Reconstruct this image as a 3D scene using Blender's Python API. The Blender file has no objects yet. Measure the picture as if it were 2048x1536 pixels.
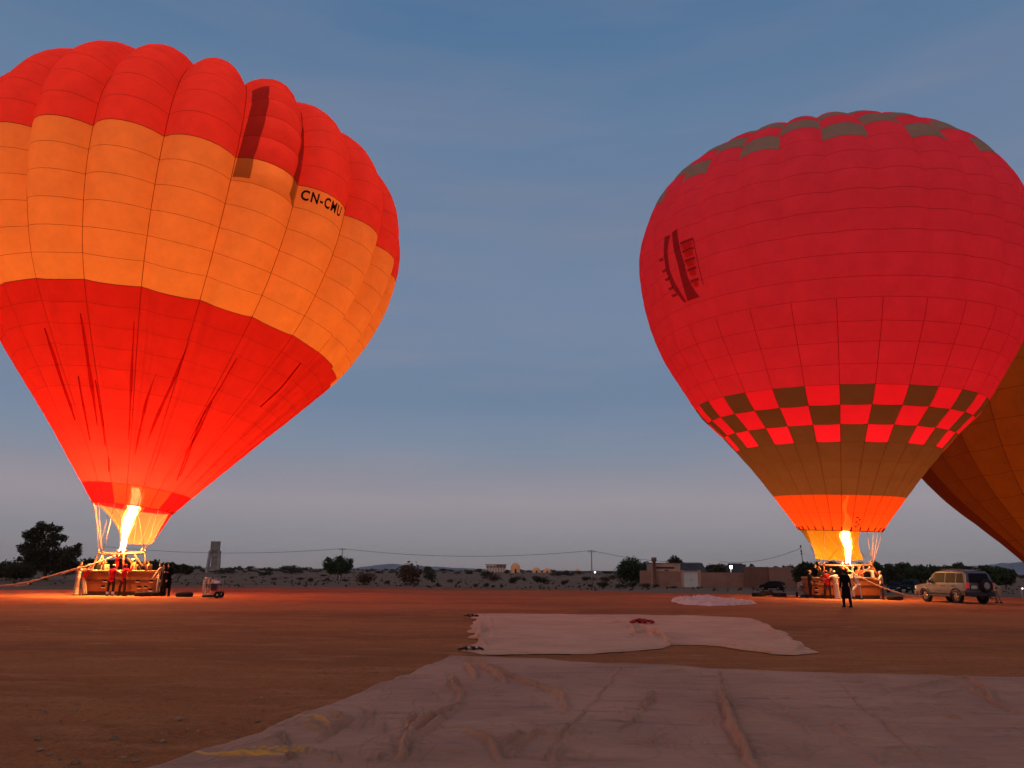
import bpy, bmesh, math, random
import numpy as np
from mathutils import Vector, Matrix, noise
random.seed(7); rng = np.random.default_rng(7)
S = bpy.context.scene
COL = S.collection
HAZE_D = 4e-5

# ------------------------------------------------------------------ camera
FPX = 1538.0; PITCH = math.atan((1140-768)/FPX); ROLL = math.radians(0.48); CAMH = 1.6
fw = np.array([0, math.cos(PITCH), math.sin(PITCH)]); rt = np.array([1., 0, 0]); up = np.cross(rt, fw)
c_, s_ = math.cos(ROLL), math.sin(ROLL)
RT = c_*rt+s_*up; UP = -s_*rt+c_*up; FW = fw
CAMP = np.array([0, 0, CAMH])
cam_d = bpy.data.cameras.new('camera'); cam = bpy.data.objects.new('camera', cam_d); COL.objects.link(cam)
cam_d.sensor_width = 36; cam_d.lens = FPX/2048*36; cam_d.clip_start = 0.1; cam_d.clip_end = 30000
M = Matrix(((RT[0], UP[0], -FW[0], 0), (RT[1], UP[1], -FW[1], 0), (RT[2], UP[2], -FW[2], CAMH), (0, 0, 0, 1)))
cam.matrix_world = M
S.camera = cam

# ------------------------------------------------------------------ world: pre-dawn sky
SUN_EL, SUN_AZ = -2.5, 200.0
W = bpy.data.worlds.new('World'); S.world = W; W.use_nodes = True
nt = W.node_tree; nt.nodes.clear()
def N(t, **k):
    n = nt.nodes.new(t)
    for a, b in k.items(): setattr(n, a, b)
    return n
def Lk(a, b): nt.links.new(a, b)
out = N('ShaderNodeOutputWorld'); bg = N('ShaderNodeBackground'); Lk(bg.outputs[0], out.inputs[0])
sky = N('ShaderNodeTexSky', sky_type='NISHITA'); sky.sun_disc = False
sky.sun_elevation = math.radians(SUN_EL); sky.sun_rotation = math.radians(SUN_AZ); sky.air_density = 1.0; sky.dust_density = 1.5; sky.ozone_density = 2.5
tc = N('ShaderNodeTexCoord'); sp = N('ShaderNodeSeparateXYZ'); Lk(tc.outputs['Generated'], sp.inputs[0])
rmp = N('ShaderNodeValToRGB'); Lk(sp.outputs['Z'], rmp.inputs[0])
def lin(c): return tuple(((v/255)/12.92 if v/255 <= .04045 else ((v/255+.055)/1.055)**2.4) for v in c)
stops = [(0.0, (139, 129, 126)), (0.012, (142, 135, 134)), (0.04, (143, 140, 144)), (0.085, (156, 148, 154)), (0.12, (140, 142, 154)), (.15, (127, 139, 158)),
         (0.21, (111, 131, 157)), (0.32, (114, 132, 159)), (0.43, (110, 129, 156)), (0.52, (99, 124, 155)), (0.62, (82, 115, 151)), (0.85, (66, 102, 142)), (1.0, (58, 93, 137))]
el = rmp.color_ramp.elements
while len(el) > 1: el.remove(el[0])
el[0].position = stops[0][0]; el[0].color = (*lin(stops[0][1]), 1)
for p, c in stops[1:]:
    e = el.new(p); e.color = (*lin(c), 1)
# thin mauve streaks of high cloud
mp = N('ShaderNodeMapping'); mp.inputs['Scale'].default_value = (1.6, 1.6, 13.0); Lk(tc.outputs['Generated'], mp.inputs[0])
ns = N('ShaderNodeTexNoise'); ns.inputs['Scale'].default_value = 1.7; ns.inputs['Detail'].default_value = 5; ns.inputs['Roughness'].default_value = .5; Lk(mp.outputs[0], ns.inputs['Vector'])
cr = N('ShaderNodeMapRange'); cr.inputs['From Min'].default_value = .44; cr.inputs['From Max'].default_value = .72; cr.inputs['To Max'].default_value = .42; Lk(ns.outputs['Fac'], cr.inputs['Value'])
bandf = N('ShaderNodeValToRGB'); Lk(sp.outputs['Z'], bandf.inputs[0])
be = bandf.color_ramp.elements
be[0].position = 0.0; be[0].color = (.15, .15, .15, 1); be[1].position = .5; be[1].color = (.35, .35, .35, 1)
e = be.new(.085); e.color = (1, 1, 1, 1); e = be.new(.2); e.color = (.6, .6, .6, 1)
mm = N('ShaderNodeMath', operation='MULTIPLY'); Lk(cr.outputs[0], mm.inputs[0]); Lk(bandf.outputs[0], mm.inputs[1])
mx = N('ShaderNodeMix', data_type='RGBA'); Lk(mm.outputs[0], mx.inputs['Factor']); Lk(rmp.outputs[0], mx.inputs['A']); mx.inputs['B'].default_value = (*lin((154, 143, 150)), 1)
mp2 = N('ShaderNodeMapping'); mp2.inputs['Scale'].default_value = (1.2, 1.2, 6.0); mp2.inputs['Location'].default_value = (3, 1, 5); Lk(tc.outputs['Generated'], mp2.inputs[0])
ns2 = N('ShaderNodeTexNoise'); ns2.inputs['Scale'].default_value = 1.3; ns2.inputs['Detail'].default_value = 4; Lk(mp2.outputs[0], ns2.inputs['Vector'])
cr2 = N('ShaderNodeMapRange'); cr2.inputs['From Min'].default_value = .46; cr2.inputs['From Max'].default_value = .75; cr2.inputs['To Max'].default_value = .15; Lk(ns2.outputs['Fac'], cr2.inputs['Value'])
mx3 = N('ShaderNodeMix', data_type='RGBA'); Lk(cr2.outputs[0], mx3.inputs['Factor']); Lk(mx.outputs['Result'], mx3.inputs['A']); mx3.inputs['B'].default_value = (*lin((84, 105, 138)), 1)
# the physical twilight sky tints the gradient
sks = N('ShaderNodeVectorMath', operation='SCALE'); Lk(sky.outputs[0], sks.inputs[0]); sks.inputs['Scale'].default_value = 0.1
mx2 = N('ShaderNodeMix', data_type='RGBA'); mx2.inputs['Factor'].default_value = .06; Lk(mx3.outputs['Result'], mx2.inputs['A']); Lk(sks.outputs[0], mx2.inputs['B'])
Lk(mx2.outputs['Result'], bg.inputs['Color']); bg.inputs['Strength'].default_value = 1.1

# weak, very soft glow of the coming dawn
sd = bpy.data.lights.new('dawn_sun', 'SUN'); sd.energy = 0.4; sd.angle = math.radians(70); sd.color = (1, .58, .42)
so = bpy.data.objects.new('dawn_sun', sd); COL.objects.link(so)
so.rotation_euler = (math.radians(62), 0, math.radians(-SUN_AZ+180))

S.view_settings.view_transform = 'Standard'; S.view_settings.look = 'None'
S.view_settings.exposure = 0; S.view_settings.gamma = 1; S.view_settings.use_curve_mapping = False
S.render.engine = 'CYCLES'
cy = S.cycles; cy.max_bounces = 7; cy.diffuse_bounces = 2; cy.glossy_bounces = 2; cy.transmission_bounces = 4; cy.transparent_max_bounces = 16
cy.volume_bounces = 0; cy.use_denoising = True; cy.caustics_reflective = False; cy.caustics_refractive = False
cy.sample_clamp_indirect = 6; cy.use_adaptive_sampling = True; cy.adaptive_threshold = 0.02

# ------------------------------------------------------------------ projection helpers (pixel of the 2048 x 1536 photograph -> place on the site)
def pray(px, py):
    return (px-1024)/FPX*RT-(py-768)/FPX*UP+FW
def at(px, py, Y):                    # point at distance Y in front of the camera
    d = pray(px, py); return CAMP+d*(Y/d[1])
def gpt(px, py, z=0.0):               # point on the level z
    d = pray(px, py); return CAMP+d*((z-CAMH)/d[2])
def proj(P):
    d = np.asarray(P)-CAMP; z = d@FW
    return np.stack([1024+FPX*(d@RT)/z, 768-FPX*(d@UP)/z], -1)
def nz(x, y, sc, seed=0.0):
    return noise.noise(Vector((x*sc+seed*13.7, y*sc-seed*7.1, seed*3.3)))
def smooth(t): t = np.clip(t, 0, 1); return t*t*(3-2*t)

# vectorised value noise
_P = rng.permutation(4096)
_G = rng.random(4096)*2-1
def vn(x, y, seed=0):
    xi = np.floor(x).astype(int); yi = np.floor(y).astype(int); fx = x-xi; fy = y-yi
    fx = fx*fx*(3-2*fx); fy = fy*fy*(3-2*fy)
    def h(a, b): return _G[_P[(_P[(a+seed*31) & 4095]+b) & 4095]]
    return (h(xi, yi)*(1-fx)+h(xi+1, yi)*fx)*(1-fy)+(h(xi, yi+1)*(1-fx)+h(xi+1, yi+1)*fx)*fy
def fbm(x, y, oct=4, seed=0):
    a = 1.0; s = 0
    for k in range(oct): s = s+a*vn(x*2**k, y*2**k, seed+k); a *= .5
    return s

# ------------------------------------------------------------------ materials
def mat(name, col, rough=.8, spec=.2, metal=0., var=0., vscale=5., bump=0., bscale=20., emit=None, estr=0., col2=None, stretch=None, coat=0., trans=0.):
    m = bpy.data.materials.new(name); m.use_nodes = True; n = m.node_tree; b = n.nodes['Principled BSDF']
    b.inputs['Base Color'].default_value = (*col, 1); b.inputs['Roughness'].default_value = rough
    b.inputs['Specular IOR Level'].default_value = spec; b.inputs['Metallic'].default_value = metal
    b.inputs['Coat Weight'].default_value = coat
    if trans: b.inputs['Transmission Weight'].default_value = trans
    tcn = n.nodes.new('ShaderNodeTexCoord'); src = tcn.outputs['Object']
    if stretch:
        mpn = n.nodes.new('ShaderNodeMapping'); mpn.inputs['Scale'].default_value = stretch; n.links.new(src, mpn.inputs[0]); src = mpn.outputs[0]
    if var > 0:
        t = n.nodes.new('ShaderNodeTexNoise'); t.inputs['Scale'].default_value = vscale; t.inputs['Detail'].default_value = 6; n.links.new(src, t.inputs['Vector'])
        mr = n.nodes.new('ShaderNodeMapRange'); mr.inputs['From Min'].default_value = .3; mr.inputs['From Max'].default_value = .7; n.links.new(t.outputs['Fac'], mr.inputs['Value'])
        x = n.nodes.new('ShaderNodeMix'); x.data_type = 'RGBA'; n.links.new(mr.outputs[0], x.inputs['Factor'])
        c2 = col2 if col2 else tuple(v*(1-var) for v in col)
        x.inputs['A'].default_value = (*col, 1); x.inputs['B'].default_value = (*c2, 1); n.links.new(x.outputs['Result'], b.inputs['Base Color'])
    if bump > 0:
        t = n.nodes.new('ShaderNodeTexNoise'); t.inputs['Scale'].default_value = bscale; t.inputs['Detail'].default_value = 5; n.links.new(src, t.inputs['Vector'])
        bp = n.nodes.new('ShaderNodeBump'); bp.inputs['Strength'].default_value = bump; bp.inputs['Distance'].default_value = .02; n.links.new(t.outputs['Fac'], bp.inputs['Height']); n.links.new(bp.outputs[0], b.inputs['Normal'])
    if emit:
        b.inputs['Emission Color'].default_value = (*emit, 1); b.inputs['Emission Strength'].default_value = estr
    return m
def fabric(name, cd, ct, fac=.5, var=.12, bump=.15, clear=0.):
    """thin balloon cloth: reflects on the lit side and lets part of the light through"""
    m = bpy.data.materials.new(name); m.use_nodes = True; n = m.node_tree; n.nodes.clear()
    o = n.nodes.new('ShaderNodeOutputMaterial'); d = n.nodes.new('ShaderNodeBsdfDiffuse'); t = n.nodes.new('ShaderNodeBsdfTranslucent'); x = n.nodes.new('ShaderNodeMixShader')
    x.inputs[0].default_value = fac; n.links.new(d.outputs[0], x.inputs[1]); n.links.new(t.outputs[0], x.inputs[2])
    if clear:                                     # thin nylon: a little light passes straight through
        tp = n.nodes.new('ShaderNodeBsdfTransparent'); tp.inputs['Color'].default_value = (ct[0]**.4, ct[1]**.4, ct[2]**.4, 1); x2 = n.nodes.new('ShaderNodeMixShader'); x2.inputs[0].default_value = clear
        n.links.new(x.outputs[0], x2.inputs[1]); n.links.new(tp.outputs[0], x2.inputs[2]); n.links.new(x2.outputs[0], o.inputs[0])
    else: n.links.new(x.outputs[0], o.inputs[0])
    g = n.nodes.new('ShaderNodeTexCoord')
    n1 = n.nodes.new('ShaderNodeTexNoise'); n1.inputs['Scale'].default_value = .9; n1.inputs['Detail'].default_value = 6; n1.inputs['Roughness'].default_value = .65; n.links.new(g.outputs['Object'], n1.inputs['Vector'])
    mr = n.nodes.new('ShaderNodeMapRange'); mr.inputs['From Min'].default_value = .3; mr.inputs['From Max'].default_value = .7; mr.inputs['To Min'].default_value = 1-var; mr.inputs['To Max'].default_value = 1+var*.4; n.links.new(n1.outputs['Fac'], mr.inputs['Value'])
    for s, c in ((d, cd), (t, ct)):
        v = n.nodes.new('ShaderNodeVectorMath'); v.operation = 'SCALE'; v.inputs[0].default_value = c; n.links.new(mr.outputs[0], v.inputs['Scale']); n.links.new(v.outputs[0], s.inputs['Color'])
    if bump:
        n2 = n.nodes.new('ShaderNodeTexNoise'); n2.inputs['Scale'].default_value = 2.2; n2.inputs['Detail'].default_value = 8; n2.inputs['Distortion'].default_value = .6; n.links.new(g.outputs['Object'], n2.inputs['Vector'])
        bp = n.nodes.new('ShaderNodeBump'); bp.inputs['Strength'].default_value = bump; bp.inputs['Distance'].default_value = .12; n.links.new(n2.outputs['Fac'], bp.inputs['Height'])
        n.links.new(bp.outputs[0], d.inputs['Normal']); n.links.new(bp.outputs[0], t.inputs['Normal'])
    return m

# ------------------------------------------------------------------ object helpers
def tag(o, label=None, cat=None, group=None, kind=None):
    if label: o['label'] = label
    if cat: o['category'] = cat
    if group: o['group'] = group
    if kind: o['kind'] = kind
    return o
def empty(name, loc, rz=0., label=None, cat=None, group=None):
    o = bpy.data.objects.new(name, None); COL.objects.link(o); o.location = tuple(loc); o.rotation_euler = (0, 0, rz); o.empty_display_size = .3
    return tag(o, label, cat, group)
def mesh(name, verts, faces, m, parent=None, smooth_=True, loc=None, mats=None, fm=None):
    me = bpy.data.meshes.new(name)
    v = np.asarray(verts, dtype=float).reshape(-1, 3)
    me.from_pydata(v.tolist(), [], faces if isinstance(faces, list) else faces.tolist())
    if smooth_: me.polygons.foreach_set('use_smooth', np.ones(len(me.polygons), bool))
    if mats:
        for q in mats: me.materials.append(q)
        if fm is not None: me.polygons.foreach_set('material_index', np.asarray(fm, dtype=np.int32))
    else: me.materials.append(m)
    me.update()
    o = bpy.data.objects.new(name, me); COL.objects.link(o)
    if parent: o.parent = parent
    if loc is not None: o.location = tuple(loc)
    return o
class MB:
    def __init__(s): s.v = []; s.f = []; s.n = 0
    def add(s, v, f):
        v = np.asarray(v, float).reshape(-1, 3); s.v.append(v); s.f += [[i+s.n for i in q] for q in f]; s.n += len(v); return s
    def box(s, c, d, rz=0., taper=1., rx=0., ry=0.):
        x, y, z = [q/2 for q in d]
        v = np.array([[-x, -y, -z], [x, -y, -z], [x, y, -z], [-x, y, -z], [-x*taper, -y*taper, z], [x*taper, -y*taper, z], [x*taper, y*taper, z], [-x*taper, y*taper, z]])
        R = np.array(Matrix.Rotation(rz, 3, 'Z') @ Matrix.Rotation(ry, 3, 'Y') @ Matrix.Rotation(rx, 3, 'X'))
        return s.add(v@R.T+np.array(c), [[3, 2, 1, 0], [4, 5, 6, 7], [0, 1, 5, 4], [1, 2, 6, 5], [2, 3, 7, 6], [3, 0, 4, 7]])
    def tube(s, pts, r, seg=6, cap=True, closed=False):
        pts = [np.array(p, float) for p in pts]; n = len(pts); R = r if hasattr(r, '__len__') else [r]*n; V = []
        for i, p in enumerate(pts):
            t = pts[min(i+1, n-1)]-pts[max(i-1, 0)]
            if closed: t = pts[(i+1) % n]-pts[i-1]
            t = t/(np.linalg.norm(t)+1e-12); a = np.array([0, 0, 1.]) if abs(t[2]) < .9 else np.array([1., 0, 0])
            u = np.cross(t, a); u /= np.linalg.norm(u); w = np.cross(t, u)
            for k in range(seg):
                q = 2*math.pi*k/seg; V.append(p+R[i]*(math.cos(q)*u+math.sin(q)*w))
        F = []
        for i in range(n if closed else n-1):
            j = (i+1) % n
            for k in range(seg): F.append([i*seg+k, i*seg+(k+1) % seg, j*seg+(k+1) % seg, j*seg+k])
        if cap and not closed: F.append(list(range(seg))[::-1]); F.append([(n-1)*seg+k for k in range(seg)])
        return s.add(V, F)
    def lathe(s, prof, c, axis='Z', seg=20, close=False):
        V = []
        for (r, h) in prof:
            for k in range(seg):
                q = 2*math.pi*k/seg; a, b = r*math.cos(q), r*math.sin(q)
                V.append({'Z': (a, b, h), 'Y': (a, h, b), 'X': (h, a, b)}[axis])
        F = []
        n = len(prof)
        for i in range(n if close else n-1):
            j = (i+1) % n
            for k in range(seg): F.append([i*seg+k, i*seg+(k+1) % seg, j*seg+(k+1) % seg, j*seg+k])
        return s.add(np.array(V)+np.array(c), F)
    def ell(s, c, r, nu=10, nv=7, R=None):
        V = []; F = []
        for i in range(nv+1):
            th = math.pi*i/nv
            for k in range(nu):
                q = 2*math.pi*k/nu; V.append([math.sin(th)*math.cos(q)*r[0], math.sin(th)*math.sin(q)*r[1], -math.cos(th)*r[2]])
        for i in range(nv):
            for k in range(nu): F.append([i*nu+k, i*nu+(k+1) % nu, (i+1)*nu+(k+1) % nu, (i+1)*nu+k])
        V = np.array(V)
        if R is not None: V = V@np.array(R).T
        return s.add(V+np.array(c), F)
    def cap(s, p0, p1, r0, r1, seg=8):
        p0 = np.array(p0, float); p1 = np.array(p1, float); t = p1-p0; L = np.linalg.norm(t)+1e-9; t = t/L
        pts = [p0-t*r0*.95, p0-t*r0*.6, p0, p1, p1+t*r1*.6, p1+t*r1*.95]
        a = np.array([0, 0, 1.]) if abs(t[2]) < .9 else np.array([1., 0, 0]); u = np.cross(t, a); u /= np.linalg.norm(u); w = np.cross(t, u); V = []
        for p, r in zip(pts, [r0*.3, r0*.8, r0, r1, r1*.8, r1*.3]):
            for k in range(seg):
                q = 2*math.pi*k/seg; V.append(p+r*(math.cos(q)*u+math.sin(q)*w))
        F = []
        for i in range(5):
            for k in range(seg): F.append([i*seg+k, i*seg+(k+1) % seg, (i+1)*seg+(k+1) % seg, (i+1)*seg+k])
        F.append(list(range(seg))[::-1]); F.append([5*seg+k for k in range(seg)])
        return s.add(V, F)
    def prism(s, poly, y0, y1):      # poly in (x, z), extruded along y
        n = len(poly); V = [(x, y0, z) for x, z in poly]+[(x, y1, z) for x, z in poly]
        F = [[i, (i+1) % n, n+(i+1) % n, n+i] for i in range(n)]+[list(range(n))[::-1], list(range(n, 2*n))]
        return s.add(V, F)
    def build(s, name, m, parent=None, smooth_=False, bevel=0., loc=None):
        o = mesh(name, np.concatenate(s.v), s.f, m, parent, smooth_, loc)
        bm = bmesh.new(); bm.from_mesh(o.data); bmesh.ops.recalc_face_normals(bm, faces=bm.faces)
        if bevel: bmesh.ops.bevel(bm, geom=list(bm.edges), offset=bevel, segments=2, affect='EDGES', profile=.6, clamp_overlap=True)
        bm.to_mesh(o.data); bm.free()
        return o
def copy_tree(o, parent=None):
    c = o.copy(); COL.objects.link(c); c.parent = parent
    for ch in list(o.children): copy_tree(ch, c)
    return c
# ------------------------------------------------------------------ terrain
_eb = np.array([(-2000, 52), (0, 52), (200, 57), (330, 62), (450, 67), (800, 70), (1200, 63), (1500, 56.5), (1800, 56), (2048, 55), (4000, 55)])
def edge_y(tanb): return np.interp(1024+FPX*tanb, _eb[:, 0], _eb[:, 1])
def gz(x, y):
    x = np.asarray(x, float); y = np.asarray(y, float)
    r = np.hypot(x, y)+1e-6; yy = np.where(y > 1, y, 1.0)
    e = np.where(y > 5, edge_y(np.clip(x/yy, -3, 3)), 60.0)+.6*fbm(x*.12, y*.12, 3, 5)
    d = np.where(y > 5, y-e, r-75)
    out_ = smooth(d/3.5)*-1.05
    far = smooth((d-10)/150)*-.35+smooth((d-180)/600)*1.5
    und = .35*fbm(x*.02, y*.02, 3, 9)*smooth(d/40)*smooth(1-(r-1500)/500)
    near = (.018*fbm(x*.35, y*.35, 3, 1)+.006*fbm(x*1.7, y*1.7, 3, 2))*smooth((r-2)/3)
    lip = .10*np.exp(-((d+1.0)/1.2)**2)*(.6+.5*fbm(x*.3, y*.3, 2, 6))
    return out_+far+und+near+lip
def gzs(x, y): return float(gz(np.array([x]), np.array([y]))[0])
# one sheet: polar grid, fine in front of the camera
rr = np.concatenate([np.geomspace(1.2, 5, 40), np.geomspace(5.05, 14, 250), np.geomspace(14.08, 80, 200), np.geomspace(81, 9000, 110)])
aa = np.concatenate([np.linspace(-180, -48, 46)[:-1], np.linspace(-48, 48, 560), np.linspace(48, 180, 46)[1:-1]])
A_, R_ = np.meshgrid(np.radians(aa), rr)
GX = R_*np.sin(A_); GY = R_*np.cos(A_)
GZ = gz(GX, GY)
fine = smooth(1-(R_-10)/60)
rough = fbm(GX*7, GY*7, 2, 11)
patch = smooth(fbm(GX*.5, GY*.8, 3, 25)+.45)
GZ = GZ+fine*((.003+.009*patch)*rough+.012*np.maximum(0, fbm(GX*.9+GY*.2, GY*3.2, 3, 21)-.3))
def rut(a, c, w, h):
    P0 = np.array(gpt(*a)[:2]); P1 = np.array(gpt(*c)[:2]); ab = P1-P0; t = np.clip(((GX-P0[0])*ab[0]+(GY-P0[1])*ab[1])/(ab@ab), 0, 1); d = np.hypot(GX-P0[0]-t*ab[0]+.10*np.sin(t*7), GY-P0[1]-t*ab[1]+.12*np.sin(t*5+a[0]))
    return h*(-np.exp(-(d/w)**2)+.55*np.exp(-((d-1.6*w)/(.6*w))**2))*smooth(t*8)*smooth((1-t)*8)*(.6+.4*np.sin(t*90+a[0]))
for a, c in (((470, 1358), (760, 1336)), ((560, 1381), (745, 1371)), ((430, 1338), (720, 1318)), ((-60, 1300), (700, 1262)), ((-60, 1322), (640, 1280)), ((100, 1232), (900, 1216)), ((200, 1246), (900, 1226)), ((1560, 1250), (2100, 1238)), ((1600, 1275), (2100, 1262)), ((1100, 1215), (1500, 1222)), ((-40, 1420), (420, 1392))): GZ = GZ+rut(a, c, .09, .022)
nr_, na_ = GX.shape
V = np.stack([GX, GY, GZ], -1).reshape(-1, 3)
V = np.concatenate([V, [[0, 0, 0]]])
i0 = np.arange(nr_-1)[:, None]*na_; k0 = np.arange(na_)[None]; k1 = (k0+1) % na_
Fq = np.stack([i0+k0, i0+na_+k0, i0+na_+k1, i0+k1], -1).reshape(-1, 4)
Ft = [[int(k), int((k+1) % na_), len(V)-1] for k in range(na_)]
def soil():
    m = bpy.data.materials.new('red_soil'); m.use_nodes = True; n = m.node_tree; b = n.nodes['Principled BSDF']
    b.inputs['Roughness'].default_value = .95; b.inputs['Specular IOR Level'].default_value = .08
    g = n.nodes.new('ShaderNodeNewGeometry')
    def tex(sc, det=6, st=(1, 1, 1), dist=0.):
        mpn = n.nodes.new('ShaderNodeMapping'); mpn.inputs['Scale'].default_value = st; n.links.new(g.outputs['Position'], mpn.inputs[0])
        t = n.nodes.new('ShaderNodeTexNoise'); t.inputs['Scale'].default_value = sc; t.inputs['Detail'].default_value = det; t.inputs['Distortion'].default_value = dist; n.links.new(mpn.outputs[0], t.inputs['Vector']); return t.outputs['Fac']
    def mixc(f, a, b2, lo=.35, hi=.65):
        mr = n.nodes.new('ShaderNodeMapRange'); mr.inputs['From Min'].default_value = lo; mr.inputs['From Max'].default_value = hi; n.links.new(f, mr.inputs['Value'])
        x = n.nodes.new('ShaderNodeMix'); x.data_type = 'RGBA'; n.links.new(mr.outputs[0], x.inputs['Factor'])
        for s, v in (('A', a), ('B', b2)):
            if isinstance(v, tuple): x.inputs[s].default_value = (*v, 1)
            else: n.links.new(v, x.inputs[s])
        return x.outputs['Result']
    c1 = mixc(tex(.16, 6, (.5, 1.5, 1)), (.50, .158, .046), (.33, .100, .030))
    c2 = mixc(tex(1.1, 8, (.6, 1.8, 1), .8), c1, (.60, .21, .075), .5, .8)
    c3 = mixc(tex(9., 6), c2, (.30, .075, .025), .54, .8)
    c3 = mixc(tex(55., 3), c3, (.70, .32, .18), .63, .72)
    # scrub land beyond the launch field: greyer, paler earth
    ln = n.nodes.new('ShaderNodeVectorMath'); ln.operation = 'LENGTH'; n.links.new(g.outputs['Position'], ln.inputs[0])
    cs = mixc(tex(.05, 6, (.4, 2.0, 1)), (.34, .165, .088), (.23, .11, .058), .35, .65)
    sx = n.nodes.new('ShaderNodeSeparateXYZ'); n.links.new(g.outputs['Position'], sx.inputs[0])
    mr = n.nodes.new('ShaderNodeMapRange'); mr.inputs['From Min'].default_value = -.25; mr.inputs['From Max'].default_value = -.85; n.links.new(sx.outputs['Z'], mr.inputs['Value'])
    mr2 = n.nodes.new('ShaderNodeMapRange'); mr2.inputs['From Min'].default_value = 90; mr2.inputs['From Max'].default_value = 150; n.links.new(ln.outputs['Value'], mr2.inputs['Value'])
    mxm = n.nodes.new('ShaderNodeMath'); mxm.operation = 'MAXIMUM'; n.links.new(mr.outputs[0], mxm.inputs[0]); n.links.new(mr2.outputs[0], mxm.inputs[1])
    x = n.nodes.new('ShaderNodeMix'); x.data_type = 'RGBA'; n.links.new(mxm.outputs[0], x.inputs['Factor']); n.links.new(c3, x.inputs['A']); n.links.new(cs, x.inputs['B'])
    n.links.new(x.outputs['Result'], b.inputs['Base Color'])
    bp = n.nodes.new('ShaderNodeBump'); bp.inputs['Strength'].default_value = .9; bp.inputs['Distance'].default_value = .05; n.links.new(tex(14., 8), bp.inputs['Height'])
    bp2 = n.nodes.new('ShaderNodeBump'); bp2.inputs['Strength'].default_value = .9; bp2.inputs['Distance'].default_value = .14; n.links.new(tex(1.6, 8, (.5, 2.4, 1)), bp2.inputs['Height']); n.links.new(bp.outputs[0], bp2.inputs['Normal'])
    n.links.new(bp2.outputs[0], b.inputs['Normal'])
    return m
SOIL = soil()
ground = mesh('ground', V, Fq.tolist()+Ft, SOIL); tag(ground, kind='structure')

# far hills
HILL = mat('far_hill', (.34, .27, .25), .95, 0, var=.3, vscale=.002)  # lighter base colour carries part of the fading by haze
def hills(pts, Y, name='hills'):
    top = [at(px, py, Y) for px, py in pts]; n = len(top); V = []; rows = 7
    for j in range(rows):
        t = j/(rows-1); prof = math.sin(math.pi*min(1, t*1.0)*.5) if t <= 1 else 0
        for i, p in enumerate(top):
            zt = p[2]; w = math.sin(math.pi*t)
            V.append([p[0]*(1+(.12*(t-.5))), p[1]*(1+(.12*(t-.5)))+120*nz(i*.7, j, 1), 0+zt*w*(1+.15*nz(i, j, .9, 3)) if 0 < j < rows-1 else -5])
    F = [[j*n+i, j*n+i+1, (j+1)*n+i+1, (j+1)*n+i] for j in range(rows-1) for i in range(n-1)]
    o = mesh(name, V, F, HILL); tag(o, kind='structure'); return o
hx = np.linspace(1780, 2600, 60)
hills([(x, 1147-(1-abs((x-2120)/360))*30*max(0, 1)-3*nz(x, 0, .02)-1.5*nz(x, 0, .07, 2)) for x in hx if abs(x-2120) < 358], 7000)
hx = np.linspace(640, 1000, 40)
hills([(x, 1138-10*math.exp(-((x-778)/55)**2)-4*math.exp(-((x-870)/60)**2)-1.2*nz(x, 0, .06)) for x in hx], 8000)

# loose stones lying on the field: pebbles nobody would count
def rock(c, r, seed):
    g = random.Random(seed); V = []; F = []
    nu, nv = 6, 4
    for i in range(nv+1):
        th = math.pi*i/nv
        for k in range(nu):
            q = 2*math.pi*k/nu; f = g.uniform(.75, 1.2)
            V.append([c[0]+r*f*math.sin(th)*math.cos(q)*1.2, c[1]+r*f*math.sin(th)*math.sin(q), c[2]-r*.62*f*math.cos(th)+r*.25])
    for i in range(nv):
        for k in range(nu): F.append([i*nu+k, i*nu+(k+1) % nu, (i+1)*nu+(k+1) % nu, (i+1)*nu+k])
    return V, F
STONE = mat('pale_stone', (.50, .27, .14), .9, .1, var=.6, vscale=9, bump=.3)
b = MB(); g = random.Random(3)
cl = [(330, 1480, 22, 12, 22), (250, 1512, 60, 12, 26), (545, 1393, 22, 8, 9), (340, 1430, 30, 16, 12), (90, 1420, 30, 8, 6), (700, 1385, 60, 20, 12), (480, 1420, 120, 40, 24), (170, 1500, 100, 26, 22), (600, 1350, 180, 30, 22), (250, 1400, 200, 60, 34), (1850, 1315, 150, 20, 20), (700, 1250, 400, 30, 60)]
for (px, py, sx_, sy_, n) in cl:
    for k in range(n):
        x, y = g.gauss(px, sx_), g.gauss(py, sy_)
        if y < 1215: continue
        p = gpt(x, y); r = g.choice([.006, .008, .010, .012, .018])*g.uniform(.6, 1.2)
        p[2] = gzs(p[0], p[1]); v, f = rock(p, r, len(b.v)); b.add(v, f)
for (px, py, r) in [(229, 1477, .045), (75, 1478, .03), (325, 1481, .03), (356, 1438, .038), (516, 1441, .028), (525, 1395, .03), (88, 1425, .035), (150, 1420, .035), (80, 1500, .03), (98, 1510, .028), (270, 1524, .03), (246, 1517, .028), (152, 1530, .035)]:
    p = gpt(px, py); p[2] = gzs(p[0], p[1]); v, f = rock(p, r, len(b.v)); b.add(v, f)
pb = b.build('pebbles', STONE); tag(pb, kind='stuff')

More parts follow.
